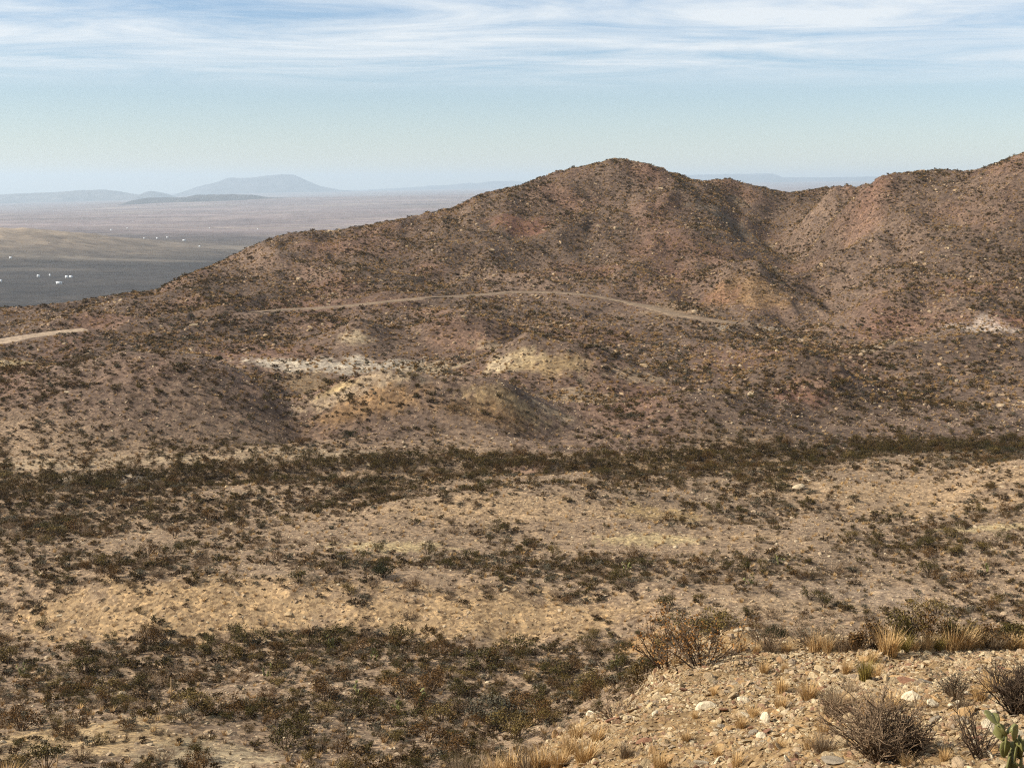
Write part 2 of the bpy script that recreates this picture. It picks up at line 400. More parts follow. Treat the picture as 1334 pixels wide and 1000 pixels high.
# fan-shaped ground grid: cells grow with distance from where the picture was taken
uu = np.concatenate([np.linspace(-0.75, -0.44, 26)[:-1], np.linspace(-0.44, 0.44, 600), np.linspace(0.44, 0.75, 26)[1:]])
ll = np.concatenate([np.linspace(math.log(1.0), math.log(8), 90)[:-1], np.linspace(math.log(8), math.log(55), 250)[:-1],
                     np.linspace(math.log(55), math.log(540), 520)[:-1], np.linspace(math.log(540), math.log(46000), 230)])
NU, NL = len(uu), len(ll)
GU, GL = np.meshgrid(uu, ll)
GY = np.exp(GL); GX = GU * GY
mid = GL < math.log(1300)
Zn = np.zeros_like(GU)
nr = int(np.searchsorted(ll, math.log(1300)))
Zn[:nr] = rbf_eval(near_fit, GU[:nr], GL[:nr])
nf_ = int(np.searchsorted(ll, math.log(600)))
Zf = np.zeros_like(GU); Zf[nf_:] = rbf_eval(far_fit, GU[nf_:], GL[nf_:])
wf = sstep(math.log(620), math.log(1200), GL)
GZ = Zn * (1 - wf) + Zf * wf

def lookup(A, X, Y):
    X = np.asarray(X, float); Y = np.asarray(Y, float)
    l = np.interp(np.log(np.maximum(Y, 1.001)), ll, np.arange(NL)); u = np.interp(X / np.maximum(Y, 1.001), uu, np.arange(NU))
    i = np.clip(l.astype(int), 0, NL - 2); j = np.clip(u.astype(int), 0, NU - 2)
    a, b = l - i, u - j
    return (A[i, j] * (1 - a) * (1 - b) + A[i + 1, j] * a * (1 - b) + A[i, j + 1] * (1 - a) * b + A[i + 1, j + 1] * a * b)

def raycast(px, py, ymin=None, ymax=2000):
    """first ground point under a photo pixel (heights still relative to the camera)"""
    dx, dy, dz = pix_dir(px, py)
    Ys = np.exp(np.linspace(math.log(ymin or 6), math.log(ymax), 4000))
    d = dz / dy * Ys - lookup(GZ, dx / dy * Ys, Ys)
    k = np.argmax(d < 0)
    if not (d < 0).any(): k = len(Ys) - 1
    Y = Ys[k]
    return float(dx / dy * Y), float(Y)

# local landforms: (px, py, across m, along m, height m, crest sharpness)
FORMS = [(605, 450, 12, 9, 2.4, 1.1), (468, 450, 7, 7, 2.0, 0.8), (685, 482, 6.5, 6, 2.4, 0.7), (770, 482, 10, 7, 1.8, 0.9),
         (560, 415, 8, 7, 1.5, 0.8), (480, 533, 9, 7, 1.7, 1.0), (600, 542, 12, 7, 2.1, 1.0), (655, 520, 6, 6, 1.2, 0.9), (280, 520, 22, 12, 1.6, 1.2), (90, 525, 24, 12, 1.4, 1.2),
         (1045, 510, 9, 8, 2.0, 0.7), (1085, 492, 9, 8, 1.6, 0.7), (970, 372, 12, 12, 2.2, 0.8), (1190, 400, 14, 12, 2.0, 0.9),
         (850, 540, 16, 9, 2.0, 1.0), (760, 655, 10, 6, 1.6, 1.0), (560, 668, 10, 6, 1.3, 1.0), (655, 650, 9, 5, 1.0, 1.0), (1050, 640, 10, 6, 1.2, 1.0),
         (870, 690, 7, 4, 0.7, 1.0), (1160, 470, 12, 9, 1.5, 0.8), (1280, 460, 12, 9, 1.6, 0.8), (330, 420, 14, 10, 1.5, 0.9), (120, 425, 14, 10, 1.2, 0.9)]
GZ0 = GZ.copy()
for px, py, a, b, h, s in FORMS:
    x0, y0 = raycast(px, py)
    m = (np.abs(GX - x0) < 5 * a) & (np.abs(GY - y0) < 5 * b)
    r = np.sqrt(((GX[m] - x0) / a) ** 2 + ((GY[m] - y0) / b) ** 2) + 1e-6
    GZ[m] += (2.3 if py < 600 else 0.9) * h * np.exp(-(r ** (2 * s)))

# gullies cut into the hills: photo line, half width m, depth m
for pts, gw, gd in (([(1046, 256), (1024, 280), (1013, 312), (1030, 340), (1066, 368), (1086, 392), (1064, 412), (1040, 432), (1000, 448)], 11, 4.6),
                    ([(985, 290), (1005, 315), (1030, 340)], 8, 2.5), ([(1180, 300), (1130, 350), (1088, 392)], 9, 2.2), ([(1300, 350), (1200, 400), (1150, 440), (1120, 470)], 10, 2.5),
                    ([(870, 330), (890, 380), (880, 420)], 10, 2.0), ([(700, 330), (690, 365)], 9, 1.5), ([(560, 330), (540, 380)], 10, 1.5),
                    ([(880, 480), (800, 505), (740, 530), (690, 548), (670, 570)], 8, 3.2), ([(335, 470), (380, 505), (405, 545), (420, 570)], 8, 4.0), ([(1180, 480), (1100, 520), (1000, 545)], 8, 1.8), ([(-60, 644), (100, 630), (250, 620), (400, 612), (550, 605), (700, 606), (820, 602), (950, 597), (1100, 590), (1400, 578)], 3.5, 1.6)):
    P = np.array([raycast(a_, b_, 120, 900) for a_, b_ in pts])
    best = np.full(GX.shape, 1e9); sel = (GX > P[:, 0].min() - 40) & (GX < P[:, 0].max() + 40) & (GY > P[:, 1].min() - 40) & (GY < P[:, 1].max() + 40)
    gx, gy = GX[sel] + 3 * perlin(GX[sel] / 14, GY[sel] / 14, 95), GY[sel] + 3 * perlin(GX[sel] / 14, GY[sel] / 14, 96); bd = np.full(len(gx), 1e9); bt = np.zeros(len(gx))
    for i_ in range(len(P) - 1):
        ab = P[i_ + 1] - P[i_]; L2 = ab @ ab + 1e-6
        t_ = np.clip(((gx - P[i_, 0]) * ab[0] + (gy - P[i_, 1]) * ab[1]) / L2, 0, 1)
        dd_ = np.hypot(gx - P[i_, 0] - ab[0] * t_, gy - P[i_, 1] - ab[1] * t_)
        mm = dd_ < bd; bd[mm] = dd_[mm]; bt[mm] = (i_ + t_[mm]) / (len(P) - 1)
    GZ[sel] -= gd * np.exp(-(bd / gw) ** 1.3) * np.minimum(1, np.minimum(bt * 4, (1 - bt) * 4) + .05)

# noise relief in metres
kn = 1 - sstep(26, 60, GY)                         # rocky rise underfoot
kv = sstep(40, 70, GY) * (1 - sstep(165, 190, GY))   # valley
kh = sstep(165, 200, GY) * (1 - sstep(700, 1100, GY))
kp = sstep(900, 1600, GY)
wx = GX + 5 * perlin(GX / 30, GY / 30, 91); wy = GY + 5 * perlin(GX / 30, GY / 30, 92)
nz = kn * (0.16 * fbm(GX / 2.6, GY / 2.6, 3, 3) + 0.05 * fbm(GX / 0.5, GY / 0.5, 2, 5))
nz += kv * (0.55 * fbm(wx / 22, wy / 14, 3, 11) + 0.09 * fbm(GX / 3.2, GY / 3.2, 3, 13))
slope_mid = sstep(230, 320, GY)
nz += kh * ((0.15 + 1.6 * slope_mid) * ridged(wx / 30, wy / 70, 3, 21) + 0.30 * ridged(wx / 9, wy / 24, 2, 23) + (0.2 + .7 * slope_mid) * fbm(wx / 38, wy / 38, 3, 25) + 0.12 * fbm(GX / 4, GY / 4, 3, 27) - 0.5)
nz += kp * (3 * fbm(GX / 600, GY / 900, 4, 31))
GZ = GZ + nz
# fine gullies running down the bank and the big wash
bank = np.exp(-((GY - 104) / 6.0) ** 2) * (np.abs(GU) < 0.6)
GZ += bank * 0.10 * ridged((GX + .8 * GY) / 2.6, GY / 9, 3, 41)
# low hills on the plain
for px, py, Y, a, b, h in ((10, 345, 3050, 200, 380, 27), (95, 350, 3000, 170, 330, 17), (-140, 345, 3000, 260, 400, 30), (190, 322, 3300, 130, 250, 5)):
    u, _ = pix_at(px, py, Y); x0 = u * Y
    r2 = ((GX - x0) / a) ** 2 + ((GY - Y) / b) ** 2
    GZ += h * np.exp(-r2) * (1 + 0.08 * ridged(GX / 120, GY / 160, 3, 51)) * (GY > 1500)

# bring the skyline of the hills back to the photograph's after the noise
SKY_PX = [-320, -140, 0, 60, 94, 130, 202, 236, 280, 314, 337, 371, 405, 440, 480, 524, 560, 592, 625, 656, 676, 723, 764, 804, 845, 890, 904, 930, 948, 972, 1012, 1032, 1086, 1127, 1140, 1154, 1188, 1225, 1265, 1289, 1334, 1470, 1640]
SKY_PY = [412, 408, 402, 397, 393, 387, 378, 361, 344, 327, 317, 305, 301, 300, 293, 285, 277, 270, 253, 246, 242, 224, 216, 206, 214, 229, 235, 235, 232.5, 239, 249, 251, 243, 242, 235, 227, 224, 221, 223, 216, 199, 180, 192]
i0, i1 = int(np.searchsorted(ll, math.log(288))), int(np.searchsorted(ll, math.log(600)))
for it in range(4):
    ppx, ppy, _ = project(GX[i0:i1], GY[i0:i1], GZ[i0:i1] + CAMZ)
    ci_ = np.argmin(ppy, axis=0); jj = np.arange(NU)
    err = ppy[ci_, jj] - np.interp(ppx[ci_, jj], SKY_PX, SKY_PY)
    cy_ = GL[i0:i1][ci_, jj]
    dzv = np.convolve(np.pad(err / F_PX * np.exp(cy_), 4, mode='edge'), np.ones(9) / 9, 'valid')
    cyl = np.convolve(np.pad(cy_, 8, mode='edge'), np.ones(17) / 17, 'valid')
    GZ += 0.9 * dzv[None, :] * np.exp(-((GL - cyl[None, :]) / 0.13) ** 2)

# roads are benched into the slope
def polyline(pts_px, ymin):
    P = np.array([raycast(px, py, ymin, 900) for px, py in pts_px])
    t = np.concatenate([[0], np.cumsum(np.hypot(*np.diff(P, axis=0).T))])
    n = max(8, int(t[-1] / 1.2)); s = np.linspace(0, t[-1], n)
    x = np.interp(s, t, P[:, 0]); y = np.interp(s, t, P[:, 1])
    k = np.hanning(31); k /= k.sum()
    pad = lambda a: np.convolve(np.concatenate([2 * a[0] - a[15:0:-1], a, 2 * a[-1] - a[-2:-17:-1]]), k, 'valid')
    return pad(x), pad(y)
ROADS = []
for pts, ymin, wid in (([(960, 424), (920, 416), (885, 409), (862, 405), (840, 399), (810, 393), (780, 387), (745, 381), (705, 377), (655, 378), (610, 383), (560, 388), (505, 393), (440, 399), (385, 404), (330, 408)], 250, 3.9),
                       ([(-70, 456), (-30, 451), (10, 444), (45, 436), (75, 430), (110, 427)], 228, 5.0)):
    rx, ry = polyline(pts, ymin)
    k = np.ones(25) / 25
    rz = lookup(GZ, rx, ry); rz = np.convolve(np.pad(rz, 12, mode='edge'), k, 'valid')
    ROADS.append((rx, ry, rz, wid))
    sel = np.where((GX > rx.min() - 12) & (GX < rx.max() + 12) & (GY > ry.min() - 26) & (GY < ry.max() + 12))
    gx, gy = GX[sel], GY[sel]
    best = np.full(len(gx), 1e9); bz = np.zeros(len(gx)); by_ = np.zeros(len(gx))
    for x, y, z in zip(rx, ry, rz):
        d = (gx - x) ** 2 + (gy - y) ** 2
        mm = d < best; best[mm] = d[mm]; bz[mm] = z; by_[mm] = y
    w = 1 - sstep(wid * 0.75, wid * 1.6, np.sqrt(best))
    zz = GZ[sel] * (1 - w) + bz * w
    front = (gy < by_) & (best < 24 ** 2)
    zz[front] = np.minimum(zz[front], bz[front] - 0.13 * np.maximum(0, np.sqrt(best[front]) - wid * .6) + .05)
    GZ[sel] = zz
road_pts = np.concatenate([np.c_[r[0], r[1]] for r in ROADS])

# ------------------------------------------------------------------ soil colours (ground colours laid out on the ground)
soil = np.zeros(GU.shape + (3,))
HILL = np.array((0.168, 0.120, 0.091)); VAL = np.array((0.31, 0.228, 0.155)); NEAR = np.array((0.33, 0.225, 0.115)); PLAIN = np.array((0.060, 0.052, 0.047))
kk = sstep(168, 184, GY + 10 * perlin(GX / 20, GY / 20, 61))[..., None]
soil[:] = VAL * (1 - kk) + HILL * kk
kk = (1 - sstep(45, 62, GY))[..., None]; soil = soil * (1 - kk) + NEAR * kk
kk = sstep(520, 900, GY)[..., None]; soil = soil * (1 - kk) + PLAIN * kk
# farther out the plain turns paler and pinker: haze painted into the soil colour
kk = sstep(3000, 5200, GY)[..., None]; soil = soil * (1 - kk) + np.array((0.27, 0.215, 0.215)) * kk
hv = fbm(GX / 45, GY / 60, 4, 63)[..., None] * kh[..., None]
soil *= 1 + 0.28 * np.clip(hv, -1, 1)
rd = np.clip(fbm(GX / 28, GY / 40, 4, 67), 0, 1)[..., None] * kh[..., None]
soil = soil * (1 - 0.7 * rd) + np.array((0.22, 0.125, 0.09)) * 0.7 * rd
lowhill = (np.exp(-(((GX + 1130) / 420) ** 2 + ((GY - 3080) / 420) ** 2)) * (GY > 1500))[..., None]
soil = soil * (1 - .8 * lowhill) + np.array((0.38, 0.30, 0.22)) * .8 * lowhill
strip = np.clip(perlin(GX / 900, GY / 160, 71) * 1.6 - 0.35, 0, 1)[..., None] * sstep(2000, 3000, GY)[..., None]
soil = soil * (1 - strip) + np.array((0.34, 0.29, 0.23)) * strip

WHITE = (0.58, 0.51, 0.41); CREAM = (0.46, 0.37, 0.25); YEL = (0.40, 0.30, 0.155); RED = (0.23, 0.12, 0.085); ORA = (0.26, 0.165, 0.085); TAN = (0.43, 0.31, 0.19); PINK = (0.33, 0.215, 0.155); STRAW = (0.50, 0.40, 0.23)
SPOTS = [  # px, py, half width px, half height px, colour, strength
    (390, 474, 70, 9, WHITE, .95), (490, 477, 70, 9, WHITE, .9), (560, 480, 40, 8, CREAM, .9), (470, 500, 90, 10, CREAM, .45),
    (675, 471, 34, 16, (0.40, 0.31, 0.19), .95), (648, 474, 16, 12, CREAM, .95), (730, 478, 40, 16, (0.34, 0.25, 0.13), .6), (660, 520, 60, 12, YEL, .45), (770, 520, 60, 14, CREAM, .45),  # small cream spot paints the sunlit left edge of the cone
    (720, 537, 30, 6, CREAM, .5), (830, 490, 40, 9, CREAM, .4), (610, 448, 55, 14, PINK, .8), (645, 452, 25, 6, CREAM, .6), (462, 441, 22, 9, CREAM, .8), (565, 405, 32, 8, PINK, .75),  # leftmost cream spot: a mound's sunlit left slope put into the soil colour
    (480, 525, 75, 22, ORA, .75), (630, 540, 65, 18, ORA, .65), (440, 505, 30, 8, YEL, .7), (400, 500, 30, 16, YEL, .35), (680, 292, 40, 17, RED, .8), (770, 355, 45, 10, RED, .4),
    (885, 405, 50, 10, (0.27, 0.195, 0.125), .7), (950, 420, 45, 9, (0.30, 0.22, 0.155), .7), (1120, 448, 60, 8, (0.27, 0.2, 0.14), .6), (975, 380, 55, 22, ORA, .7), (940, 385, 30, 14, RED, .45), (1000, 430, 28, 5, WHITE, .7), (945, 428, 12, 4, WHITE, .6), (1048, 441, 9, 5, WHITE, .9), (1130, 455, 30, 6, CREAM, .6), (1285, 427, 44, 13, (0.50, 0.42, 0.36), .9),
    (1320, 420, 30, 20, RED, .6), (1040, 515, 40, 18, RED, .5), (1060, 500, 30, 10, PINK, .7), (1100, 485, 30, 8, PINK, .6), (1180, 430, 80, 25, RED, .3), (960, 300, 60, 10, (0.2, 0.17, 0.13), .6),
    (1010, 350, 30, 10, (0.25, 0.20, 0.14), .5), (960, 262, 12, 8, CREAM, .45), (0, 472, 60, 5, STRAW, .8), (40, 606, 120, 7, CREAM, .6), (240, 600, 120, 8, CREAM, .5), (400, 590, 90, 6, CREAM, .55), (150, 622, 90, 3, WHITE, .5),
    (475, 604, 40, 4, CREAM, .8), (690, 610, 25, 9, PINK, .8), (850, 602, 130, 5, TAN, .8), (500, 712, 75, 8, STRAW, .9), (850, 703, 70, 6, STRAW, .9), (1290, 688, 70, 5, STRAW, .9), (980, 700, 60, 5, TAN, .6),
    (650, 660, 170, 18, TAN, .7), (860, 672, 60, 12, (0.40, 0.29, 0.14), .7), (1150, 640, 160, 22, TAN, .7), (1230, 665, 100, 6, TAN, .7),
    (250, 795, 260, 28, (0.43, 0.305, 0.175), .9), (640, 800, 220, 28, (0.43, 0.305, 0.175), .9), (1130, 775, 110, 14, (0.42, 0.32, 0.23), .9), (1020, 790, 120, 16, (0.42, 0.31, 0.2), .7),
    (100, 960, 160, 22, (0.46, 0.34, 0.19), .8), (270, 985, 90, 18, (0.5, 0.41, 0.27), .8), (720, 870, 50, 10, (0.38, 0.24, 0.12), .8), (860, 840, 60, 22, (0.42, 0.27, 0.13), .9), (950, 820, 50, 14, (0.44, 0.32, 0.17), .8),
]
for px, py, hw, hh, c, s in SPOTS:
    x0, y0 = raycast(px, py)
    _, ya = raycast(px, py + hh); _, yb = raycast(px, py - hh)
    a = hw * y0 / F_PX; b = float(np.clip(min(abs(yb - y0), abs(ya - y0)), a * 0.25, a * 1.2 + 1))
    m = (np.abs(GX - x0) < 2.5 * a) & (np.abs(GY - y0) < 2.5 * b)
    gx, gy = GX[m], GY[m]
    r = np.sqrt(((gx - x0) / a) ** 2 + ((gy - y0) / b) ** 2)
    sc_ = max(0.6, min(a, b) * 0.6)
    r = r + 0.55 * fbm(gx / sc_, gy / sc_, 3, 77 + int(px))
    w = (s * (1 - sstep(0.65, 1.25, r)))[:, None]
    soil[m] = soil[m] * (1 - w) + np.array(c) * w
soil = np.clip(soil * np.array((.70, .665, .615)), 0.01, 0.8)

# ------------------------------------------------------------------ ground objects
GZW = GZ + CAMZ
Vall = np.stack([GX, GY, GZW], -1).reshape(-1, 3)
I, J = np.meshgrid(np.arange(NL - 1), np.arange(NU - 1), indexing='ij')
fy = (GY[:-1, :-1] + GY[1:, 1:]) / 2; fxu = (GU[:-1, :-1] + GU[1:, 1:]) / 2
gully_u = np.interp(np.log(fy), [math.log(v) for v in (200, 285, 320, 345, 385, 440, 520, 700)], [(p - 667) / F_PX for p in (1000, 1040, 1065, 1080, 1050, 1025, 1045, 1060)])
edge1 = 57 + 4 * np.sin(fxu * 20); edge2 = 176 + 5 * np.sin(fxu * 15); edge3 = 262 + 10 * np.sin(fxu * 11)
zone = np.full(fy.shape, 0)
zone[fy > edge1] = 1; zone[fy > edge2] = 2
zone[(fy > edge3) & (fxu <= gully_u)] = 3
zone[(fy > edge2 + 40) & (fxu > gully_u)] = 4
zone[fy > 620] = 5
ZN = [("foreground_slope", M_near, "stony ochre slope with loose pale chips, under foot"), ("valley_floor", M_valley, "sandy valley floor with low bank and shrub covered terraces"),
      ("foothills", M_hill, "low eroded foothill mounds with white, yellow and orange bare patches"), ("hill", M_hill, "broad brown rounded hill dotted with scrub, dirt road across it"),
      ("ridge", M_hill, "brown scrubby ridge across the gully from the rounded hill"), ("desert_plain", M_plain, "wide hazy desert plain reaching to the horizon")]
for k, (nm, mat, lab) in enumerate(ZN):
    m = zone == k
    i, j = I[m], J[m]
    Q = np.stack([i * NU + j, i * NU + j + 1, (i + 1) * NU + j + 1, (i + 1) * NU + j], -1)
    ids, inv = np.unique(Q, return_inverse=True)
    me = mesh_np(nm, Vall[ids], [inv.reshape(-1, 4)], [mat])
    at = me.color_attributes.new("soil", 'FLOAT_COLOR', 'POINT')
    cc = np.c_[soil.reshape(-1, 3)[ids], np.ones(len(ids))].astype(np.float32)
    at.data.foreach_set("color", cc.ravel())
    obj(nm, me, kind="structure", label=lab, category="terrain")

def const_soil(me, c):
    at = me.color_attributes.new("soil", 'FLOAT_COLOR', 'POINT')
    at.data.foreach_set("color", np.tile(np.array((c[0] * .75, c[1] * .75, c[2] * .75, 1), np.float32), len(me.vertices)))

# dirt roads
M_road = ground_material("road_dirt", 0.1, 0.8, 3.0, 0.4, 0.1, 2.0, 0.2)
for (rx, ry, rz, wid), lab in zip(ROADS, ("narrow tan dirt road curving across the brown hill", "wide pale dirt road climbing past the low shrubs")):
    tx, ty = np.gradient(rx), np.gradient(ry); tl = np.hypot(tx, ty); nxr, nyr = -ty / tl, tx / tl
    K = 7; V = []
    for q in range(K):
        o = (q / (K - 1) - 0.5) * wid
        wob = (0.5 * wid * 0.8 * perlin(np.arange(len(rx)) / 6.0, np.full(len(rx), q * 3.3), 81)) if q in (0, K - 1) else 0
        x = rx + nxr * (o + wob); y = ry + nyr * (o + wob)
        V.append(np.c_[x, y, lookup(GZW, x, y) + (0.16 if 0 < q < K - 1 else 0.0)])
    V = np.stack(V, 1); n = len(rx)
    a, b = np.meshgrid(np.arange(n - 1), np.arange(K - 1), indexing='ij'); a, b = a.ravel(), b.ravel()
    me = mesh_np("dirt_road", V.reshape(-1, 3), [np.stack([a * K + b, a * K + b + 1, (a + 1) * K + b + 1, (a + 1) * K + b], -1)], [M_road])
    const_soil(me, (0.25, 0.178, 0.115) if wid < 4 else (0.42, 0.31, 0.21))
    obj("dirt_road", me, kind="structure", label=lab, category="road")

# far mountains and mesas
def far_ridge(name, prof, Y, base_py, depth, c, seed, lab, steep=1.0, rough=0.10):
    px = np.array([p[0] for p in prof], float); py = np.array([p[1] for p in prof], float)
    xs_ = np.linspace(px[0], px[-1], 160)
    top = np.interp(xs_, px, py) + 0.55 * fbm(xs_ / 14, xs_ * 0 + seed, 3, seed)
    u, zt = pix_at(xs_, top, Y)
    _, zb = pix_at(xs_, np.full_like(xs_, base_py), Y)
    zb = np.minimum(zb, zt - 5) - 30
    t = np.linspace(-1, 1, 33)
    V = np.zeros((len(t), len(xs_), 3))
    for i, tt in enumerate(t):
        h = (1 - abs(tt)) ** (1 / steep) if steep != 1 else 1 - abs(tt)
        h = h * h * (3 - 2 * h) if steep == 1 else np.clip(h, 0, 1)
        Yr = Y + depth * tt
        x = u * Y
        n = ridged(x / (depth * 0.5), np.full_like(x, Yr) / (depth * 0.9), 4, seed)
        V[i, :, 0] = x; V[i, :, 1] = Yr
        V[i, :, 2] = zb + (zt - zb) * np.clip(h + rough * n * h * (1 - h) * 4, 0, 1.0) + CAMZ
    V = V.reshape(-1, 3); nx = len(xs_)
    a, b = np.meshgrid(np.arange(len(t) - 1), np.arange(nx - 1), indexing='ij'); a, b = a.ravel(), b.ravel()
    me = mesh_np(name, V, [np.stack([a * nx + b, a * nx + b + 1, (a + 1) * nx + b + 1, (a + 1) * nx + b], -1)], [M_far])
    const_soil(me, c)
    obj(name, me, kind="structure", label=lab, category="mountain")
far_ridge("mountain", [(222, 260), (240, 252), (262, 243), (290, 236), (299, 231.5), (318, 232), (332, 231), (343, 229), (370, 227), (383, 228), (390, 231), (402, 237), (418, 243), (440, 247), (480, 250), (520, 253)], 31000, 256, 2600, (0.11, 0.10, 0.10), 101, "pale blue flat-topped mountain rising above the far plain")
far_ridge("mountain_range", [(-330, 262), (-150, 255), (-40, 255), (0, 253), (60, 251), (105, 248), (130, 247), (150, 249), (165, 252), (185, 254), (198, 249), (210, 251), (225, 257), (245, 262)], 24000, 274, 2400, (0.15, 0.135, 0.125), 103, "long pale blue mountain range with lighter cliff faces")
far_ridge("mesa", [(178, 264), (186, 262), (190, 257.5), (250, 257), (255, 254), (300, 253), (330, 254), (345, 257), (385, 258), (395, 260), (420, 263)], 13500, 264, 900, (0.08, 0.07, 0.065), 105, "low dark flat mesa on the plain below the far mountain", 2.2)
far_ridge("mountain_range", [(420, 252), (470, 248), (500, 246), (540, 244), (560, 242), (585, 241), (600, 239), (625, 238), (640, 236), (670, 236), (700, 238), (760, 244)], 38000, 252, 2600, (0.12, 0.11, 0.11), 107, "faint blue low mountains along the horizon beside the hill")
far_ridge("mesa", [(830, 236), (860, 229), (900, 228), (940, 227), (1000, 226), (1009, 226.5), (1013, 231), (1080, 231), (1140, 230), (1300, 231), (1500, 233)], 36000, 240, 1800, (0.11, 0.10, 0.10), 109, "faint blue flat-topped mesa seen over the saddle", 2.4)

# ------------------------------------------------------------------ plant and stone shapes
class MB:
    def __init__(s): s.V = []; s.T = []; s.m = []; s.n = 0
    def add(s, V, T, mi=0):
        V = np.asarray(V, float); T = np.asarray(T, int)
        s.V.append(V); s.T.append(T + s.n); s.m.append(np.full(len(T), mi)); s.n += len(V)
    def mesh(s, name, mats, smooth=False):
        return mesh_np(name, np.concatenate(s.V), [np.concatenate(s.T)], mats, smooth, np.concatenate(s.m) if len(mats) > 1 else None)

def tube(mb, P, R, mi=0, k=3):
    P = np.asarray(P, float); n = len(P)
    d = np.gradient(P, axis=0); d /= np.linalg.norm(d, axis=1)[:, None] + 1e-9
    ref = np.array((0.37, 0.21, 0.9)); a = np.cross(d, ref); a /= np.linalg.norm(a, axis=1)[:, None] + 1e-9; b = np.cross(d, a)
    ang = np.arange(k) * 2 * math.pi / k
    R = np.asarray(R, float)
    V = P[:, None] + R[:, None, None] * (np.cos(ang)[None, :, None] * a[:, None] + np.sin(ang)[None, :, None] * b[:, None])
    T = []
    for i in range(n - 1):
        for q in range(k):
            q2 = (q + 1) % k
            T += [(i * k + q, i * k + q2, (i + 1) * k + q2), (i * k + q, (i + 1) * k + q2, (i + 1) * k + q)]
    mb.add(V.reshape(-1, 3), T, mi)

def leaves(mb, P, size, r, mi=0, up=0.3):
    """small folded leaf: two triangles each"""
    n = len(P)
    d = r.normal(size=(n, 3)); d[:, 2] = d[:, 2] * 0.7 + up; d /= np.linalg.norm(d, axis=1)[:, None]
    s = np.cross(d, r.normal(size=(n, 3))); s /= np.linalg.norm(s, axis=1)[:, None] + 1e-9
    L = size * r.uniform(0.6, 1.4, n)[:, None]
    V = np.stack([P - d * L * .5, P + s * L * .33, P + d * L * .5, P - s * L * .33], 1).reshape(-1, 3)
    b = np.arange(n)[:, None] * 4
    T = np.concatenate([b + [0, 1, 2], b + [0, 2, 3]])
    mb.add(V, T, mi)

def branch_path(r, start, direc, length, seg, droop=0.0, wob=0.12):
    P = [np.array(start, float)]; d = np.array(direc, float); d /= np.linalg.norm(d)
    for _ in range(seg):
        d = d + r.normal(size=3) * wob + np.array((0, 0, -droop)); d /= np.linalg.norm(d)
        P.append(P[-1] + d * length / seg)
    return np.array(P)

def bush(seed, h, w, stems, subs, nleaf, leaf, mats, twig_r=0.008, bare=0.35, spread=0.9, droop=0.0, twigs=0):
    """returns (branches builder, foliage builder)"""
    r = np.random.default_rng(seed)
    B, L = MB(), MB()
    tips = []
    lob = r.uniform(0.7, 1.15, 8)
    for s in range(stems):
        az = 2 * math.pi * (s + r.uniform(-.4, .4)) / stems
        til = spread * math.sqrt(r.uniform(0.02, 1))
        sh = lob[int(az / (2 * math.pi) * 8) % 8]
        d = (math.cos(az) * til * w * .55 / h, math.sin(az) * til * w * .55 / h, 1.0 - 0.25 * til)
        ln = h * r.uniform(0.72, 1.05) * sh * (1 + 0.15 * til)
        P = branch_path(r, (math.cos(az) * .06 * w, math.sin(az) * .06 * w, -0.05), d, ln, 5, droop)
        tube(B, P, np.linspace(twig_r * 1.6, twig_r * .5, 6))
        tips.append(P[2:])
        for q in range(subs):
            k = r.integers(1, 5); f = r.uniform()
            st = P[k] * (1 - f) + P[min(5, k + 1)] * f
            dd = (P[min(5, k + 1)] - P[k]); dd /= np.linalg.norm(dd); dd = dd + r.normal(size=3) * 0.55; dd[2] = abs(dd[2]) * .7 + .1
            Q = branch_path(r, st, dd, ln * r.uniform(.22, .48), 3, droop)
            tube(B, Q, np.linspace(twig_r * .8, twig_r * .3, 4))
            tips.append(Q[1:])
            for z in range(twigs):
                f = r.uniform(.2, 1); kk_ = min(2, int(f * 3)); st2 = Q[kk_] + (Q[kk_ + 1] - Q[kk_]) * (f * 3 - kk_)
                d2 = (Q[-1] - Q[0]); d2 /= np.linalg.norm(d2) + 1e-9; d2 = d2 + r.normal(size=3) * .6; d2[2] += .25
                tube(B, branch_path(r, st2, d2, ln * r.uniform(.1, .24), 2), np.linspace(twig_r * .45, twig_r * .2, 3))
    if nleaf:
        A = np.concatenate(tips); wts = np.clip(A[:, 2] / h, 0.05, 1); wts = np.where(A[:, 2] < bare * h * 0.6, .12, wts); wts /= wts.sum()
        P = A[r.choice(len(A), nleaf, p=wts)] + r.normal(size=(nleaf, 3)) * h * .055
        P[:, 2] = np.maximum(P[:, 2], 0.02)
        leaves(L, P, leaf, r)
    return B, L

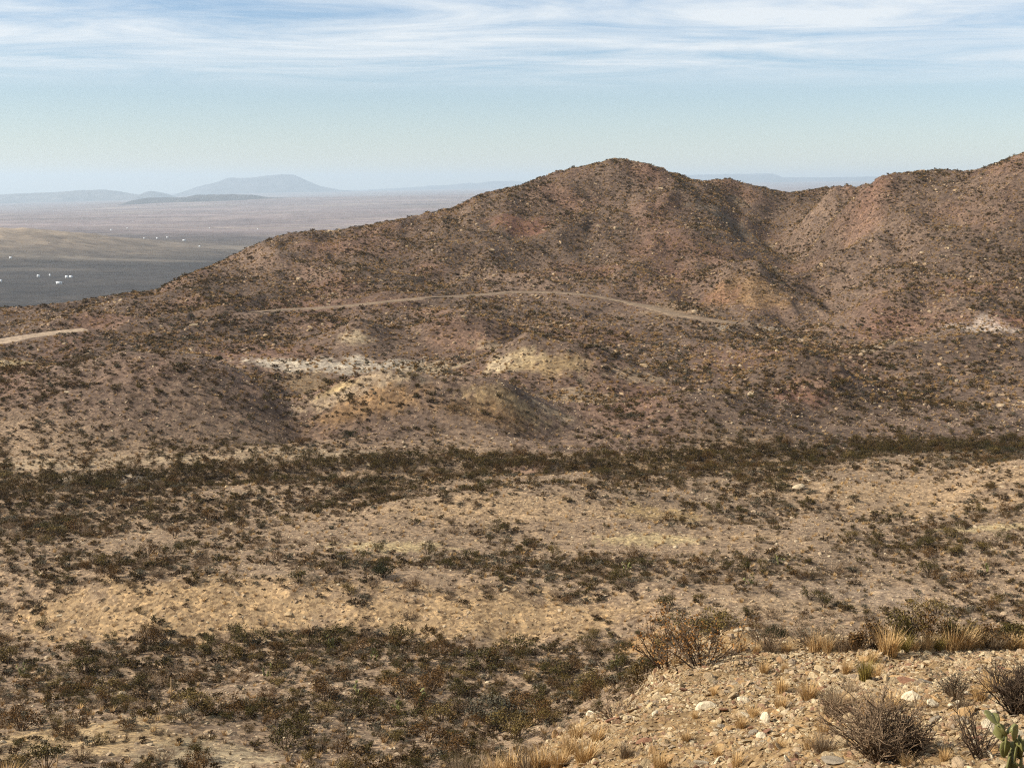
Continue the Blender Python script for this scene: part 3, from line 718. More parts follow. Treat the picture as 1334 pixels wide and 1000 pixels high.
def leafy(seed, h, w, clumps, nleaf, leaf, twig_r=0.008, low=0.30, flat=1.0):
    """rounded leafy shrub: stems fan out to clumps of small leaves under an uneven dome"""
    r = np.random.default_rng(seed); B, L = MB(), MB(); pts = []
    share = r.dirichlet(np.full(clumps, 3.0))
    for c in range(clumps):
        az = r.uniform(0, 6.283); q = math.sqrt(r.uniform(0, 1)); rad = w * .43 * q
        top = h * (low + (1 - low) * math.sqrt(max(0.0, 1 - q * q * .9)))
        z = top * r.uniform(.55, 1.0) - h * .08
        C = np.array((math.cos(az) * rad, math.sin(az) * rad, max(z, h * .1)))
        t = np.linspace(0, 1, 5)[:, None]
        b0 = np.array((math.cos(az), math.sin(az), 0)) * w * .04
        P = b0 * (1 - t) + C * t + np.array((0, 0, h * .10)) * np.sin(t * 3.14) * (1 - q) + r.normal(size=(5, 3)) * h * .018
        P[0, 2] = -.05 * h
        tube(B, P, np.linspace(twig_r * 1.5, twig_r * .4, 5))
        for z_ in range(2):
            Q = branch_path(r, P[r.integers(2, 4)], C - P[1] + r.normal(size=3) * h * .3, h * r.uniform(.2, .4), 2)
            tube(B, Q, np.linspace(twig_r * .7, twig_r * .25, 3)); 
        k = max(3, int(nleaf * share[c]))
        pts.append(C + r.normal(size=(k, 3)) * np.array((w * .085, w * .085, h * .095)))
        pts.append(P[2:][r.integers(0, 3, max(1, k // 8))] + r.normal(size=(max(1, k // 8), 3)) * h * .05)
    P = np.concatenate(pts); P[:, 2] = np.maximum(P[:, 2], .03 * h)
    leaves(L, P, leaf, r)
    return B, L

def tuft_mesh(name, seed, h, w, n, mat, width=0.006, lean=0.5, segs=3):
    r = np.random.default_rng(seed); mb = MB()
    az = r.uniform(0, 2 * math.pi, n); rad = w * .22 * np.sqrt(r.uniform(0, 1, n))
    tl = lean * r.uniform(0.05, 1, n) ** .8
    hh = h * r.uniform(.5, 1.08, n)
    az2 = az + r.normal(size=n) * .5
    base = np.stack([np.cos(az) * rad, np.sin(az) * rad, np.full(n, -.02)], -1)
    dirh = np.stack([np.cos(az2), np.sin(az2), np.zeros(n)], -1)
    side = np.stack([-np.sin(az2 + r.normal(size=n)), np.cos(az2), np.zeros(n)], -1)
    pts = []
    for s in range(segs + 1):
        t = s / segs
        c = base + dirh * (tl * hh * (0.35 * t + 0.75 * t * t))[:, None] + np.array((0, 0, 1)) * (hh * (t - 0.28 * tl * t * t))[:, None]
        wd = width * (1 - t) ** .7 * .5
        if s < segs: pts += [c - side * wd, c + side * wd]
        else: pts += [c]
    k = 2 * segs + 1
    V = np.stack(pts, 1).reshape(-1, 3); b = np.arange(n)[:, None] * k
    T = []
    for s in range(segs - 1):
        T += [b + [2 * s, 2 * s + 1, 2 * s + 3], b + [2 * s, 2 * s + 3, 2 * s + 2]]
    T += [b + [2 * segs - 2, 2 * segs - 1, 2 * segs]]
    mb.add(V, np.concatenate(T))
    return mb.mesh(name, [mat])

def stone_mesh(name, seed, flat, mat, ang=0.28):
    """angular broken stone about 1 m across"""
    r = np.random.default_rng(seed)
    import bmesh
    bm = bmesh.new()
    bmesh.ops.create_icosphere(bm, subdivisions=2, radius=0.5)
    pl = [(lambda v: v / np.linalg.norm(v))(r.normal(size=3)) for _ in range(11)]
    dd = r.uniform(0.27, 0.46, 11)
    el = np.array((r.uniform(.85, 1.2), r.uniform(.6, .95), flat * r.uniform(.75, 1.2)))
    for v in bm.verts:
        p = np.array(v.co)
        for n_, d_ in zip(pl, dd):
            k = p @ n_
            if k > d_: p = p - n_ * (k - d_)
        v.co = p * el * 1.15
    bmesh.ops.dissolve_limit(bm, angle_limit=math.radians(7), verts=bm.verts, edges=bm.edges)
    bmesh.ops.triangulate(bm, faces=bm.faces)
    me = bpy.data.meshes.new(name); bm.to_mesh(me); bm.free()
    me.materials.append(mat)
    return me

def cactus_builder(seed, pads, size):
    """prickly pear: flat oval pads growing from the edges of other pads"""
    r = np.random.default_rng(seed); out = []
    items = []
    for b in range(max(2, pads // 4)):
        a = r.uniform(0, 6.28)
        items.append((np.array((math.cos(a), math.sin(a), 0)) * size * r.uniform(.2, 1.1), r.uniform(0, 3.14), r.uniform(-.35, .35), 0))
    i = 0
    while len(items) < pads and i < 200:
        p, az, tl, lv = items[r.integers(len(items))]
        i += 1
        if lv >= 3: continue
        up = np.array((math.sin(tl) * math.cos(az + 1.57), math.sin(tl) * math.sin(az + 1.57), math.cos(tl)))
        sd = np.array((math.cos(az), math.sin(az), 0)); q = r.uniform(-.8, .8)
        items.append((p + up * size * (1.0 - .3 * abs(q)) + sd * size * .42 * q, az + r.normal() * .6, tl + r.normal() * .45 + q * .2, lv + 1))
    NA, NR = 10, 4
    for p, az, tl, lv in items:
        s = size * r.uniform(.8, 1.1) * (1 - .06 * lv)
        V, T = [], []
        for i_ in range(NR + 1):
            th = math.pi * i_ / NR
            for j_ in range(NA):
                ph = 2 * math.pi * j_ / NA
                V.append((math.sin(th) * math.cos(ph) * s * .42 * (0.8 + 0.25 * math.cos(th) * -1 * -1), math.sin(th) * math.sin(ph) * s * .075, s * .5 + math.cos(th) * s * .52))
        for i_ in range(NR):
            for j_ in range(NA):
                j2 = (j_ + 1) % NA
                T += [(i_ * NA + j_, (i_ + 1) * NA + j_, (i_ + 1) * NA + j2), (i_ * NA + j_, (i_ + 1) * NA + j2, i_ * NA + j2)]
        M = Matrix.Rotation(az, 3, 'Z') @ Matrix.Rotation(tl, 3, 'X')
        V = np.array(V) @ np.array(M).T + p
        out.append((V, np.array(T)))
    return out

# ------------------------------------------------------------------ scattering
def visible(X, Y, Z, lift=0.3):
    """does the line of sight from the picture's place reach this point over the ground"""
    ok = np.ones(len(X), bool)
    z = Z + lift - CAMZ
    for t in np.concatenate([np.linspace(0.12, 0.9, 28), 1 - np.geomspace(0.09, 0.006, 12)]):
        ok &= lookup(GZ, X * t, Y * t) < z * t + 0.02
    return ok

dens_spots = [  # px, py, hw, hh, density change
    (130, 660, 220, 34, 1.9), (330, 628, 280, 14, 1.6), (560, 609, 130, 9, 2.6), (150, 630, 260, 6, 2.6), (900, 598, 300, 5, 2.4), (1230, 586, 160, 6, 2.6), (400, 615, 220, 5, 2.6), (860, 590, 200, 14, 1.4), (1230, 582, 140, 12, 2.0), (930, 620, 140, 22, 1.3), (450, 635, 200, 10, 1.0), (60, 690, 90, 12, 1.0),
    (420, 885, 430, 62, 2.4), (620, 945, 230, 50, 1.6), (150, 850, 180, 30, 1.5), (720, 735, 160, 18, .9), (150, 738, 180, 10, 1.4), (360, 740, 160, 9, 1.2), (500, 738, 40, 8, 1.5), (970, 735, 120, 20, .6), (1260, 720, 120, 22, .8), (1170, 600, 120, 10, .8),
    (250, 798, 320, 28, -.82), (640, 802, 240, 28, -.85), (1130, 778, 120, 14, -.75), (500, 712, 75, 8, -.8), (850, 703, 70, 6, -.8), (660, 660, 180, 18, -.65), (860, 672, 60, 12, -.75), (1160, 632, 180, 22, -.7), (1240, 668, 110, 8, -.6), (1050, 700, 120, 8, -.5), (385, 474, 60, 7, -.5), (470, 478, 55, 7, -.5), (670, 470, 40, 16, -.92), (610, 446, 60, 14, -.92), (462, 441, 24, 10, -.85), (680, 292, 40, 16, -.7), (975, 380, 50, 18, -.6), (1290, 426, 34, 9, -.7), (100, 965, 140, 22, -.5), (270, 985, 90, 18, -.6), (860, 835, 60, 20, -.6), (960, 300, 60, 8, -.6), (720, 535, 30, 8, -.5), (1040, 515, 40, 14, -.4), (690, 610, 25, 9, -.8), (850, 602, 130, 4, -.6)]
DEN = np.ones(GU.shape)
for px, py, hw, hh, s in dens_spots:
    x0, y0 = raycast(px, py, 45)
    _, ya = raycast(px, py + hh, 45); _, yb = raycast(px, py - hh, 45)
    a = hw * y0 / F_PX; b = float(np.clip((abs(yb - y0) + abs(ya - y0)) / 2, 1.0, a * 2 + 2))
    m = (np.abs(GX - x0) < 2 * a) & (np.abs(GY - y0) < 2 * b) & (GY > 45)
    r = np.sqrt(((GX[m] - x0) / a) ** 2 + ((GY[m] - y0) / b) ** 2)
    w = 1 - sstep(.6, 1.3, r)
    if s > 0: DEN[m] += s * w
    else: DEN[m] *= 1 + s * w
DEN *= np.clip(1 + 1.5 * fbm(GX / 11, GY / 13, 3, 121) + .9 * kh * fbm(GX / 42, GY / 60, 2, 125), 0.08, 3)

def road_free(X, Y, d=3.4):
    ok = np.ones(len(X), bool)
    for i in range(0, len(road_pts), 3):
        ok &= (X - road_pts[i, 0]) ** 2 + (Y - road_pts[i, 1]) ** 2 > d * d
    return ok

def scatter(y1, y2, per_m2, seed, den=True, ulim=0.43, cap=3.6):
    r = np.random.default_rng(seed)
    n = int(ulim * (y2 * y2 - y1 * y1) * per_m2 * (cap if den else 1))
    Y = np.sqrt(r.uniform(y1 * y1, y2 * y2, n)); X = r.uniform(-ulim, ulim, n) * Y
    if den:
        k = r.uniform(0, cap, n) < lookup(DEN, X, Y); X, Y = X[k], Y[k]
    if y2 > 200:
        k = road_free(X, Y); X, Y = X[k], Y[k]
    return X, Y, lookup(GZW, X, Y)

def thin(X, Y, R):
    """drop plants whose crowns would stand inside a neighbour's"""
    cell = 2.5; grid = {}; keep = np.zeros(len(X), bool)
    for i in np.argsort(-R):
        x, y, q = X[i], Y[i], R[i]; a, b = int(x // cell), int(y // cell); ok = True
        for da in (-1, 0, 1):
            for db in (-1, 0, 1):
                for (x2, y2, q2) in grid.get((a + da, b + db), ()):
                    if (x - x2) ** 2 + (y - y2) ** 2 < (.78 * (q + q2)) ** 2: ok = False; break
                if not ok: break
            if not ok: break
        if ok: keep[i] = True; grid.setdefault((a, b), []).append((x, y, q))
    return keep

def proto_collection(name, meshes):
    c = bpy.data.collections.new(name)
    for i, me in enumerate(meshes):
        c.objects.link(bpy.data.objects.new("%s_%02d" % (name, i), me))
    return c

def instancer(name, pts, rot, scl, idx, collection, **props):
    me = bpy.data.meshes.new(name)
    me.vertices.add(len(pts)); me.vertices.foreach_set("co", np.asarray(pts, np.float32).ravel())
    for nm, ty, arr in (("rot", 'FLOAT_VECTOR', rot), ("scl", 'FLOAT_VECTOR', scl), ("idx", 'INT', idx)):
        a = me.attributes.new(nm, ty, 'POINT')
        a.data.foreach_set("vector" if ty == 'FLOAT_VECTOR' else "value", np.asarray(arr, np.int32 if ty == 'INT' else np.float32).ravel())
    o = obj(name, me, **props)
    ng = bpy.data.node_groups.new(name, 'GeometryNodeTree')
    ng.interface.new_socket("Geometry", in_out='INPUT', socket_type='NodeSocketGeometry')
    ng.interface.new_socket("Geometry", in_out='OUTPUT', socket_type='NodeSocketGeometry')
    n, l = ng.nodes, ng.links
    gi, go = n.new("NodeGroupInput"), n.new("NodeGroupOutput")
    ci = n.new("GeometryNodeCollectionInfo"); ci.inputs["Collection"].default_value = collection
    ci.inputs["Separate Children"].default_value = True; ci.inputs["Reset Children"].default_value = True
    ip = n.new("GeometryNodeInstanceOnPoints"); ip.inputs["Pick Instance"].default_value = True
    def named(nm, ty):
        a = n.new("GeometryNodeInputNamedAttribute"); a.data_type = ty; a.inputs["Name"].default_value = nm
        return [s for s in a.outputs if s.enabled and s.name == "Attribute"][0]
    m2p = n.new("GeometryNodeMeshToPoints")
    l.new(gi.outputs[0], m2p.inputs["Mesh"]); l.new(m2p.outputs[0], ip.inputs["Points"])
    l.new(ci.outputs[0], ip.inputs["Instance"])
    l.new(named("idx", 'INT'), ip.inputs["Instance Index"])
    e2r = n.new("FunctionNodeEulerToRotation"); l.new(named("rot", 'FLOAT_VECTOR'), e2r.inputs[0])
    l.new(e2r.outputs[0], ip.inputs["Rotation"]); l.new(named("scl", 'FLOAT_VECTOR'), ip.inputs["Scale"])
    l.new(ip.outputs[0], go.inputs[0])
    o.modifiers.new("scatter", 'NODES').node_group = ng
    return o

def joined(B, L, name, mats):
    mb = MB()
    for src, mi in ((B, 0), (L, 1)):
        if src.V: mb.add(np.concatenate(src.V), np.concatenate(src.T), mi)
    return mb.mesh(name, mats)

def rand_rot(r, n, tilt=0.0):
    return np.c_[r.normal(size=n) * tilt, r.normal(size=n) * tilt, r.uniform(0, 6.283, n)]
def rand_scl(r, s, sq=0.2):
    n = len(s)
    return np.c_[s * r.uniform(1 - sq, 1 + sq, n), s * r.uniform(1 - sq, 1 + sq, n), s * r.uniform(1 - sq, 1 + sq, n)]

# prototypes (1 m tall shapes for scattering)
creo_sets = [leafy(200 + i, 1.0, 1.5, 15 + i, 900, 0.060, 0.010, .25) for i in range(5)]
grey_sets = [bush(230 + i, 0.62, 1.5, 30, 5, 260, 0.045, None, 0.010, twigs=2, spread=1.2) for i in range(4)]
sage_sets = [leafy(240 + i, .6, 1.3, 13, 600, .05, .008) for i in range(4)]
creo_far = [joined(*leafy(260 + i, 0.85, 1.5, 10, 240, 0.13, 0.014), "creosote_shape", [M_creotwig, M_creo]) for i in range(4)]
scrub_far = [joined(*leafy(270 + i, 0.55, 1.3, 8, 170, 0.14, 0.014), "scrub_shape", [M_darktwig, M_scrub]) for i in range(4)]
grey_far = [joined(*leafy(280 + i, 0.6, 1.3, 9, 190, 0.12, 0.014), "grey_shape", [M_grey, M_sage]) for i in range(4)]
tuss_far = [tuft_mesh("tussock_shape", 290 + i, .55, .8, 60, M_tuss, 0.035, .8) for i in range(3)]

# --- valley shrubs: choose the ones that show largest as things of their own
XY = {}
Xc, Yc, Zc = scatter(52, 205, 0.11, 301, cap=4.6)
Xg, Yg, Zg = scatter(52, 205, 0.17, 302, cap=3.6)
def pick_big(X, Y, Z, size, n):
    px, py, d = project(X, Y, Z)
    s = size / d * F_PX
    ok = (px > -5) & (px < W_PX + 5) & (py > 0) & (py < H_PX + 12) & visible(X, Y, Z)
    order = np.argsort(-np.where(ok, s, -1))
    k = np.zeros(len(X), bool); k[order[:n]] = True; k &= ok
    return k

def zone_words(x, y):
    px, py, _ = project(x, y, float(lookup(GZW, x, y)))
    if y < 60: return "on the flank of the stony rise"
    if py > 826: return "in the valley thicket below the sandy bank"
    if py > 755: return "on the sandy bank above the thicket"
    if py > 700: return "on the pale terrace above the sandy bank"
    return "on the shrubby flat near the wash" if y < 150 else "in the dark belt along the wash"

def add_bush(name, B, Lf, m_b, m_l, loc, rz, s, label, cat, group, cache={}):
    key = (id(B), id(Lf), m_b.name, m_l.name)
    if key not in cache:
        cache[key] = (B.mesh("branches", [m_b]), Lf.mesh("foliage", [m_l]) if Lf.V else None)
    mb_, ml_ = cache[key]
    e = obj(name, None, loc=loc, label=label, category=cat, group=group)
    e.empty_display_size = 0.2
    e.rotation_euler = (0, 0, rz); e.scale = s if isinstance(s, tuple) else (s, s, s)
    obj("branches", mb_, e)
    if ml_: obj("foliage", ml_, e)
    return e

r = np.random.default_rng(311)
sz = (0.5 + .26 * r.exponential(1, len(Xc))).clip(.45, 1.5) * np.where(Yc < 102, 1.05, 0.85)
sg = (.35 + .25 * r.exponential(1, len(Xg))).clip(.3, 1.1)
kt = thin(np.r_[Xc, Xg], np.r_[Yc, Yg], np.r_[sz * .72, sg * .62])
kc, kg = kt[:len(Xc)], kt[len(Xc):]
Xc, Yc, Zc, sz = Xc[kc], Yc[kc], Zc[kc], sz[kc]
Xg, Yg, Zg, sg = Xg[kg], Yg[kg], Zg[kg], sg[kg]
big = pick_big(Xc, Yc, Zc, sz, 290)
for i in np.where(big)[0]:
    B, L = creo_sets[i % 5]
    s = sz[i]
    size_w = "tall" if s > 1.05 else ("small" if s < 0.75 else "middling")
    zw = zone_words(Xc[i], Yc[i])
    cn, cm = (("olive", M_creo_olive), ("dark brown", M_creo_brown), ("olive", M_creo_olive), ("yellowish", M_creo_pale), ("dark brown", M_creo_brown))[int(i * 7 + i // 3) % 5]
    wide = r.uniform() < .5
    shp = "wide" if wide else "compact"
    add_bush("creosote_bush", B, L, M_creotwig, cm, (Xc[i], Yc[i], Zc[i]), float(r.uniform(0, 6.28)), (s * r.uniform(.85, 1.0) * (1.35 if wide else 1), s * r.uniform(.85, 1.0) * (1.35 if wide else 1), s),
             "%s %s %s creosote bush %s" % (size_w, shp, cn, zw), "bush", "creosote bushes %s %s %s %s" % (size_w, shp, cn, zw))
k = ~big
creo_mid = proto_collection("creosote_mid", [joined(B, L, "creosote_shape", [M_creotwig, M_creo]) for B, L in creo_sets])
n = k.sum()
instancer("creosote_thicket", np.c_[Xc[k], Yc[k], Zc[k]], rand_rot(r, n), rand_scl(r, sz[k]), r.integers(0, 5, n), creo_mid,
          kind="stuff", label="countless olive brown creosote bushes across the valley flats", category="shrubs")

sz = sg
big = pick_big(Xg, Yg, Zg, sz, 240)
for i in np.where(big)[0]:
    B, L = grey_sets[i % 4]
    s = sz[i]
    size_w = "broad" if s > 0.9 else ("tiny" if s < 0.6 else "low")
    zw = zone_words(Xg[i], Yg[i])
    cn, cm = (("pale grey", M_grey), ("brown", M_darktwig), ("blue grey leafy", M_grey))[int(i * 5 + i // 4) % 3]
    B, L = (grey_sets if cn != "blue grey leafy" else sage_sets)[i % 4]
    add_bush("twiggy_shrub", B, L, cm, M_sage if cn == "blue grey leafy" else M_greygrass, (Xg[i], Yg[i], Zg[i]), float(r.uniform(0, 6.28)), s,
             "%s %s twiggy shrub %s" % (size_w, cn, zw), "shrub", "%s shrubs %s %s" % (cn, size_w, zw))
k = ~big; n = k.sum()
grey_mid = proto_collection("grey_mid", [joined(B, L, "grey_shape", [M_grey, M_sage]) for B, L in grey_sets])
instancer("grey_scrub", np.c_[Xg[k], Yg[k], Zg[k]], rand_rot(r, n), rand_scl(r, sz[k]), r.integers(0, 4, n), grey_mid,
          kind="stuff", label="countless low grey twiggy shrubs across the valley", category="shrubs")

# --- small dry tussocks and low scrub in the valley
X, Y, Z = scatter(50, 205, 0.55, 303, den=False)
n = len(X)
tv = [tuft_mesh("dry_tuft_shape", 320 + i, .42, .5, 46, (M_straw, M_greygrass, M_tuss)[i % 3], 0.022, .8) for i in range(6)]
instancer("dry_grass", np.c_[X, Y, Z], rand_rot(r, n), rand_scl(r, r.uniform(.4, 1.1, n)), r.integers(0, 6, n), proto_collection("valley_tufts", tv),
          kind="stuff", label="small dry grass clumps scattered over the valley floor", category="grass")
X, Y, Z = scatter(55, 205, 0.75, 304)
n = len(X)
instancer("low_scrub", np.c_[X, Y, Z], rand_rot(r, n), rand_scl(r, (.2 + .2 * r.exponential(1, n)).clip(.18, .9)), r.integers(0, 8, n), proto_collection("valley_scrub", scrub_far + creo_far[:2] + grey_far[:2]),
          kind="stuff", label="small dark scrub clumps scattered over the valley floor", category="shrubs")

# --- brush lining the dry wash that runs across the valley
P = np.array([raycast(a_, b_, 120, 400) for a_, b_ in ((-60, 642), (100, 629), (250, 619), (400, 611), (550, 604), (640, 603), (700, 605), (820, 601), (950, 596), (1100, 589), (1250, 583), (1400, 577))])
tt = r.uniform(0, len(P) - 1, 2600); nn_ = r.normal(size=2600)
wx_ = np.interp(tt, np.arange(len(P)), P[:, 0]) + r.normal(size=2600) * .5
wy_ = np.interp(tt, np.arange(len(P)), P[:, 1]) + nn_ * (1.6 + 1.2 * perlin(tt * 1.7, tt * 0, 151))
k = r.uniform(size=2600) < np.clip(.75 + 1.2 * perlin(tt * 2.3, tt * 0 + 4.2, 152), .15, 1)
wx_, wy_ = wx_[k], wy_[k]
sw = (.5 + .3 * r.exponential(1, len(wx_))).clip(.45, 1.5)
k = thin(wx_, wy_, sw * .55); wx_, wy_, sw = wx_[k], wy_[k], sw[k]; n = len(wx_)
instancer("wash_brush", np.c_[wx_, wy_, lookup(GZW, wx_, wy_)], rand_rot(r, n), rand_scl(r, sw), r.integers(0, 5, n), creo_mid,
          kind="stuff", label="dark brush lining the dry wash across the valley", category="shrubs")

# --- hillside scrub
hc = proto_collection("hill_scrub", creo_far[:2] + scrub_far + scrub_far + grey_far)
X, Y, Z = scatter(200, 600, 0.85, 305)
n = len(X)
instancer("hillside_scrub", np.c_[X, Y, Z], rand_rot(r, n), rand_scl(r, (.24 + .20 * r.exponential(1, n)).clip(.2, 1.1)), r.integers(0, 14, n), hc,
          kind="stuff", label="dark low scrub dotted thickly over the brown hillsides", category="shrubs")
X, Y, Z = scatter(200, 600, 0.55, 306, den=False)
n = len(X)
instancer("hillside_grass", np.c_[X, Y, Z], rand_rot(r, n), rand_scl(r, r.uniform(.35, 1.1, n)), r.integers(0, 3, n), proto_collection("hill_tussocks", tuss_far),
          kind="stuff", label="straw coloured tussocks dotted over the brown hillsides", category="grass")
X, Y, Z = scatter(600, 1500, 0.012, 307, den=False, ulim=.4)
n = len(X)
instancer("plain_scrub", np.c_[X, Y, Z], rand_rot(r, n), rand_scl(r, r.uniform(1., 2.2, n)), r.integers(0, 14, n), hc,
          kind="stuff", label="dark scrub on the slope running out to the plain", category="shrubs")

# --- stones
stones_h = proto_collection("hill_stones", [stone_mesh("stone_shape", 400 + i, .55, M_hillrock) for i in range(6)])
stones_v = proto_collection("valley_stones", [stone_mesh("stone_shape", 410 + i, .5, M_valleyrock) for i in range(6)])
chip_meshes = [stone_mesh("chip_shape", 420 + i, .20 + .08 * (i % 4), M_chip) for i in range(14)]
stones_n = proto_collection("near_chips", chip_meshes)
X, Y, Z = scatter(195, 520, 0.22, 308, den=False); n = len(X)
instancer("hillside_rubble", np.c_[X, Y, Z], rand_rot(r, n, .3), rand_scl(r, .18 + .22 * r.exponential(1, n).clip(0, 4), .3), r.integers(0, 6, n), stones_h,
          kind="stuff", label="brown and tan stones strewn over the hillsides", category="stones")
X, Y, Z = scatter(52, 135, 6.5, 309, den=False); X2, Y2, Z2 = scatter(135, 205, 2.2, 310, den=False)
X, Y, Z = np.r_[X, X2], np.r_[Y, Y2], np.r_[Z, Z2]; n = len(X)
instancer("valley_rubble", np.c_[X, Y, Z], rand_rot(r, n, .3), rand_scl(r, .05 + .06 * r.exponential(1, n).clip(0, 5), .3), r.integers(0, 6, n), stones_v,
          kind="stuff", label="tan stones strewn over the valley floor and bank", category="stones")

X, Y, Z = scatter(50, 205, 0.42, 312, den=False); n = len(X)
instancer("valley_boulders", np.c_[X, Y, Z], rand_rot(r, n, .25), rand_scl(r, .16 + .11 * r.exponential(1, n).clip(0, 4), .3), r.integers(0, 6, n), stones_v,
          kind="stuff", label="pale half buried stones across the valley", category="stones")

X, Y, Z = scatter(200, 540, 0.30, 313, den=False)
k = fbm(X / 16, Y / 22, 3, 141) > .42; X, Y, Z = X[k], Y[k], Z[k]; n = len(X)
instancer("rock_outcrops", np.c_[X, Y, Z - .05], rand_rot(r, n, .3), rand_scl(r, .35 + .28 * r.exponential(1, n).clip(0, 4), .35), r.integers(0, 6, n), stones_h,
          kind="stuff", label="broken brown rock outcrops in patches on the hillsides", category="stones")

# --- the stony rise in front
r = np.random.default_rng(500)
n = 230000
Y = np.sqrt(r.uniform(7.5 ** 2, 34 ** 2, n)); X = r.uniform(-.16, .44, n) * Y
pxx, pyy, _ = project(X, Y, lookup(GZW, X, Y))
cover = np.clip(0.80 + 0.8 * fbm(X / 1.7, Y / 1.7, 3, 131), 0.10, 1)
cover = cover * np.where(pyy > 975, 0.55, 1) * (1 - 0.75 * sstep(25.5, 29, Y)) * (1 - .6 * np.exp(-((pxx - 915) / 55) ** 2 - ((pyy - 960) / 30) ** 2))
k = r.uniform(0, 1, n) < cover
X, Y = X[k], Y[k]; Z = lookup(GZW, X, Y); n = len(X)
size = np.clip(0.030 + 0.020 * r.exponential(1, n), .026, .17)
px, py, d = project(X, Y, Z)
slope = np.stack([lookup(GZW, X + .15, Y) - lookup(GZW, X - .15, Y), lookup(GZW, X, Y + .15) - lookup(GZW, X, Y - .15)], -1) / .3
rot = np.c_[np.arctan(slope[:, 1]) + r.normal(size=n) * .42, -np.arctan(slope[:, 0]) + r.normal(size=n) * .42, r.uniform(0, 6.28, n)]
scl = np.c_[size * r.uniform(.8, 1.5, n), size * r.uniform(.8, 1.2, n), size * r.uniform(.7, 1.3, n)]
idx = r.integers(0, 14, n)
Zs = Z + size * .10
ok = (px > 5) & (px < W_PX - 2) & (py < H_PX - 2) & visible(X, Y, Z, .05)
order = np.argsort(-np.where(ok, size / d, 0))[:280]
bigm = np.zeros(n, bool); bigm[order] = True
chip_cache = {}
for i in order:
    s = size[i]
    hue = ("large", "middling", "small")[0 if s > .13 else (1 if s > .10 else 2)]
    pos = "near the prickly pear" if (px[i] > 1180 and py[i] > 925) else ("on the crest below the grass row" if py[i] < 885 and px[i] > 960 else ("on the crumbling flank of the stony rise" if px[i] < 900 else "in the middle of the stony slope"))
    hn, hm = STONE_HUES[(0, 1, 1, 2, 1, 3, 4, 1, 2, 0, 1, 2)[int(i) % 12]]
    hue = hue + " " + hn
    if (idx[i], hn) not in chip_cache:
        chip_cache[(idx[i], hn)] = chip_meshes[idx[i]].copy(); chip_cache[(idx[i], hn)].materials[0] = hm
    o = obj("rock", chip_cache[(idx[i], hn)], loc=(X[i], Y[i], Zs[i] + s * .03), label="%s angular %s %s" % (hue, "flat chip" if idx[i] % 4 < 2 else "chunky stone", pos), category="rock", group="%s %s %s" % (hue, "flat chips" if idx[i] % 4 < 2 else "chunky stones", pos))
    o.rotation_euler = rot[i]; o.scale = scl[i]
k = ~bigm
instancer("loose_gravel", np.c_[X, Y, Zs][k], rot[k], scl[k], idx[k], stones_n, kind="stuff", label="loose pale limestone chips covering the stony slope", category="gravel")
# fine grit between the chips
n = 60000
Y = np.sqrt(r.uniform(7.5 ** 2, 30 ** 2, n)); X = r.uniform(-.16, .44, n) * Y; Z = lookup(GZW, X, Y)
s = r.uniform(.012, .035, n)
instancer("fine_gravel", np.c_[X, Y, Z + .003], rand_rot(r, n, .5), rand_scl(r, s, .3), r.integers(0, 14, n), stones_n, kind="stuff", label="fine grit between the limestone chips", category="gravel")

n = 22000
Y = np.sqrt(r.uniform(27 ** 2, 62 ** 2, n)); X = r.uniform(-.02, .44, n) * Y; Z = lookup(GZW, X, Y)
instancer("shoulder_rubble", np.c_[X, Y, Z], rand_rot(r, n, .3), rand_scl(r, .06 + .07 * r.exponential(1, n).clip(0, 5), .3), r.integers(0, 6, n), stones_v, kind="stuff", label="tan stones on the shoulder behind the stony crest", category="stones")
n = 900
Y = np.sqrt(r.uniform(27 ** 2, 62 ** 2, n)); X = r.uniform(-.02, .44, n) * Y; Z = lookup(GZW, X, Y)
instancer("shoulder_scrub", np.c_[X, Y, Z], rand_rot(r, n), rand_scl(r, r.uniform(.25, .8, n)), r.integers(0, 4, n), grey_mid, kind="stuff", label="low grey scrub on the shoulder behind the stony crest", category="shrubs")
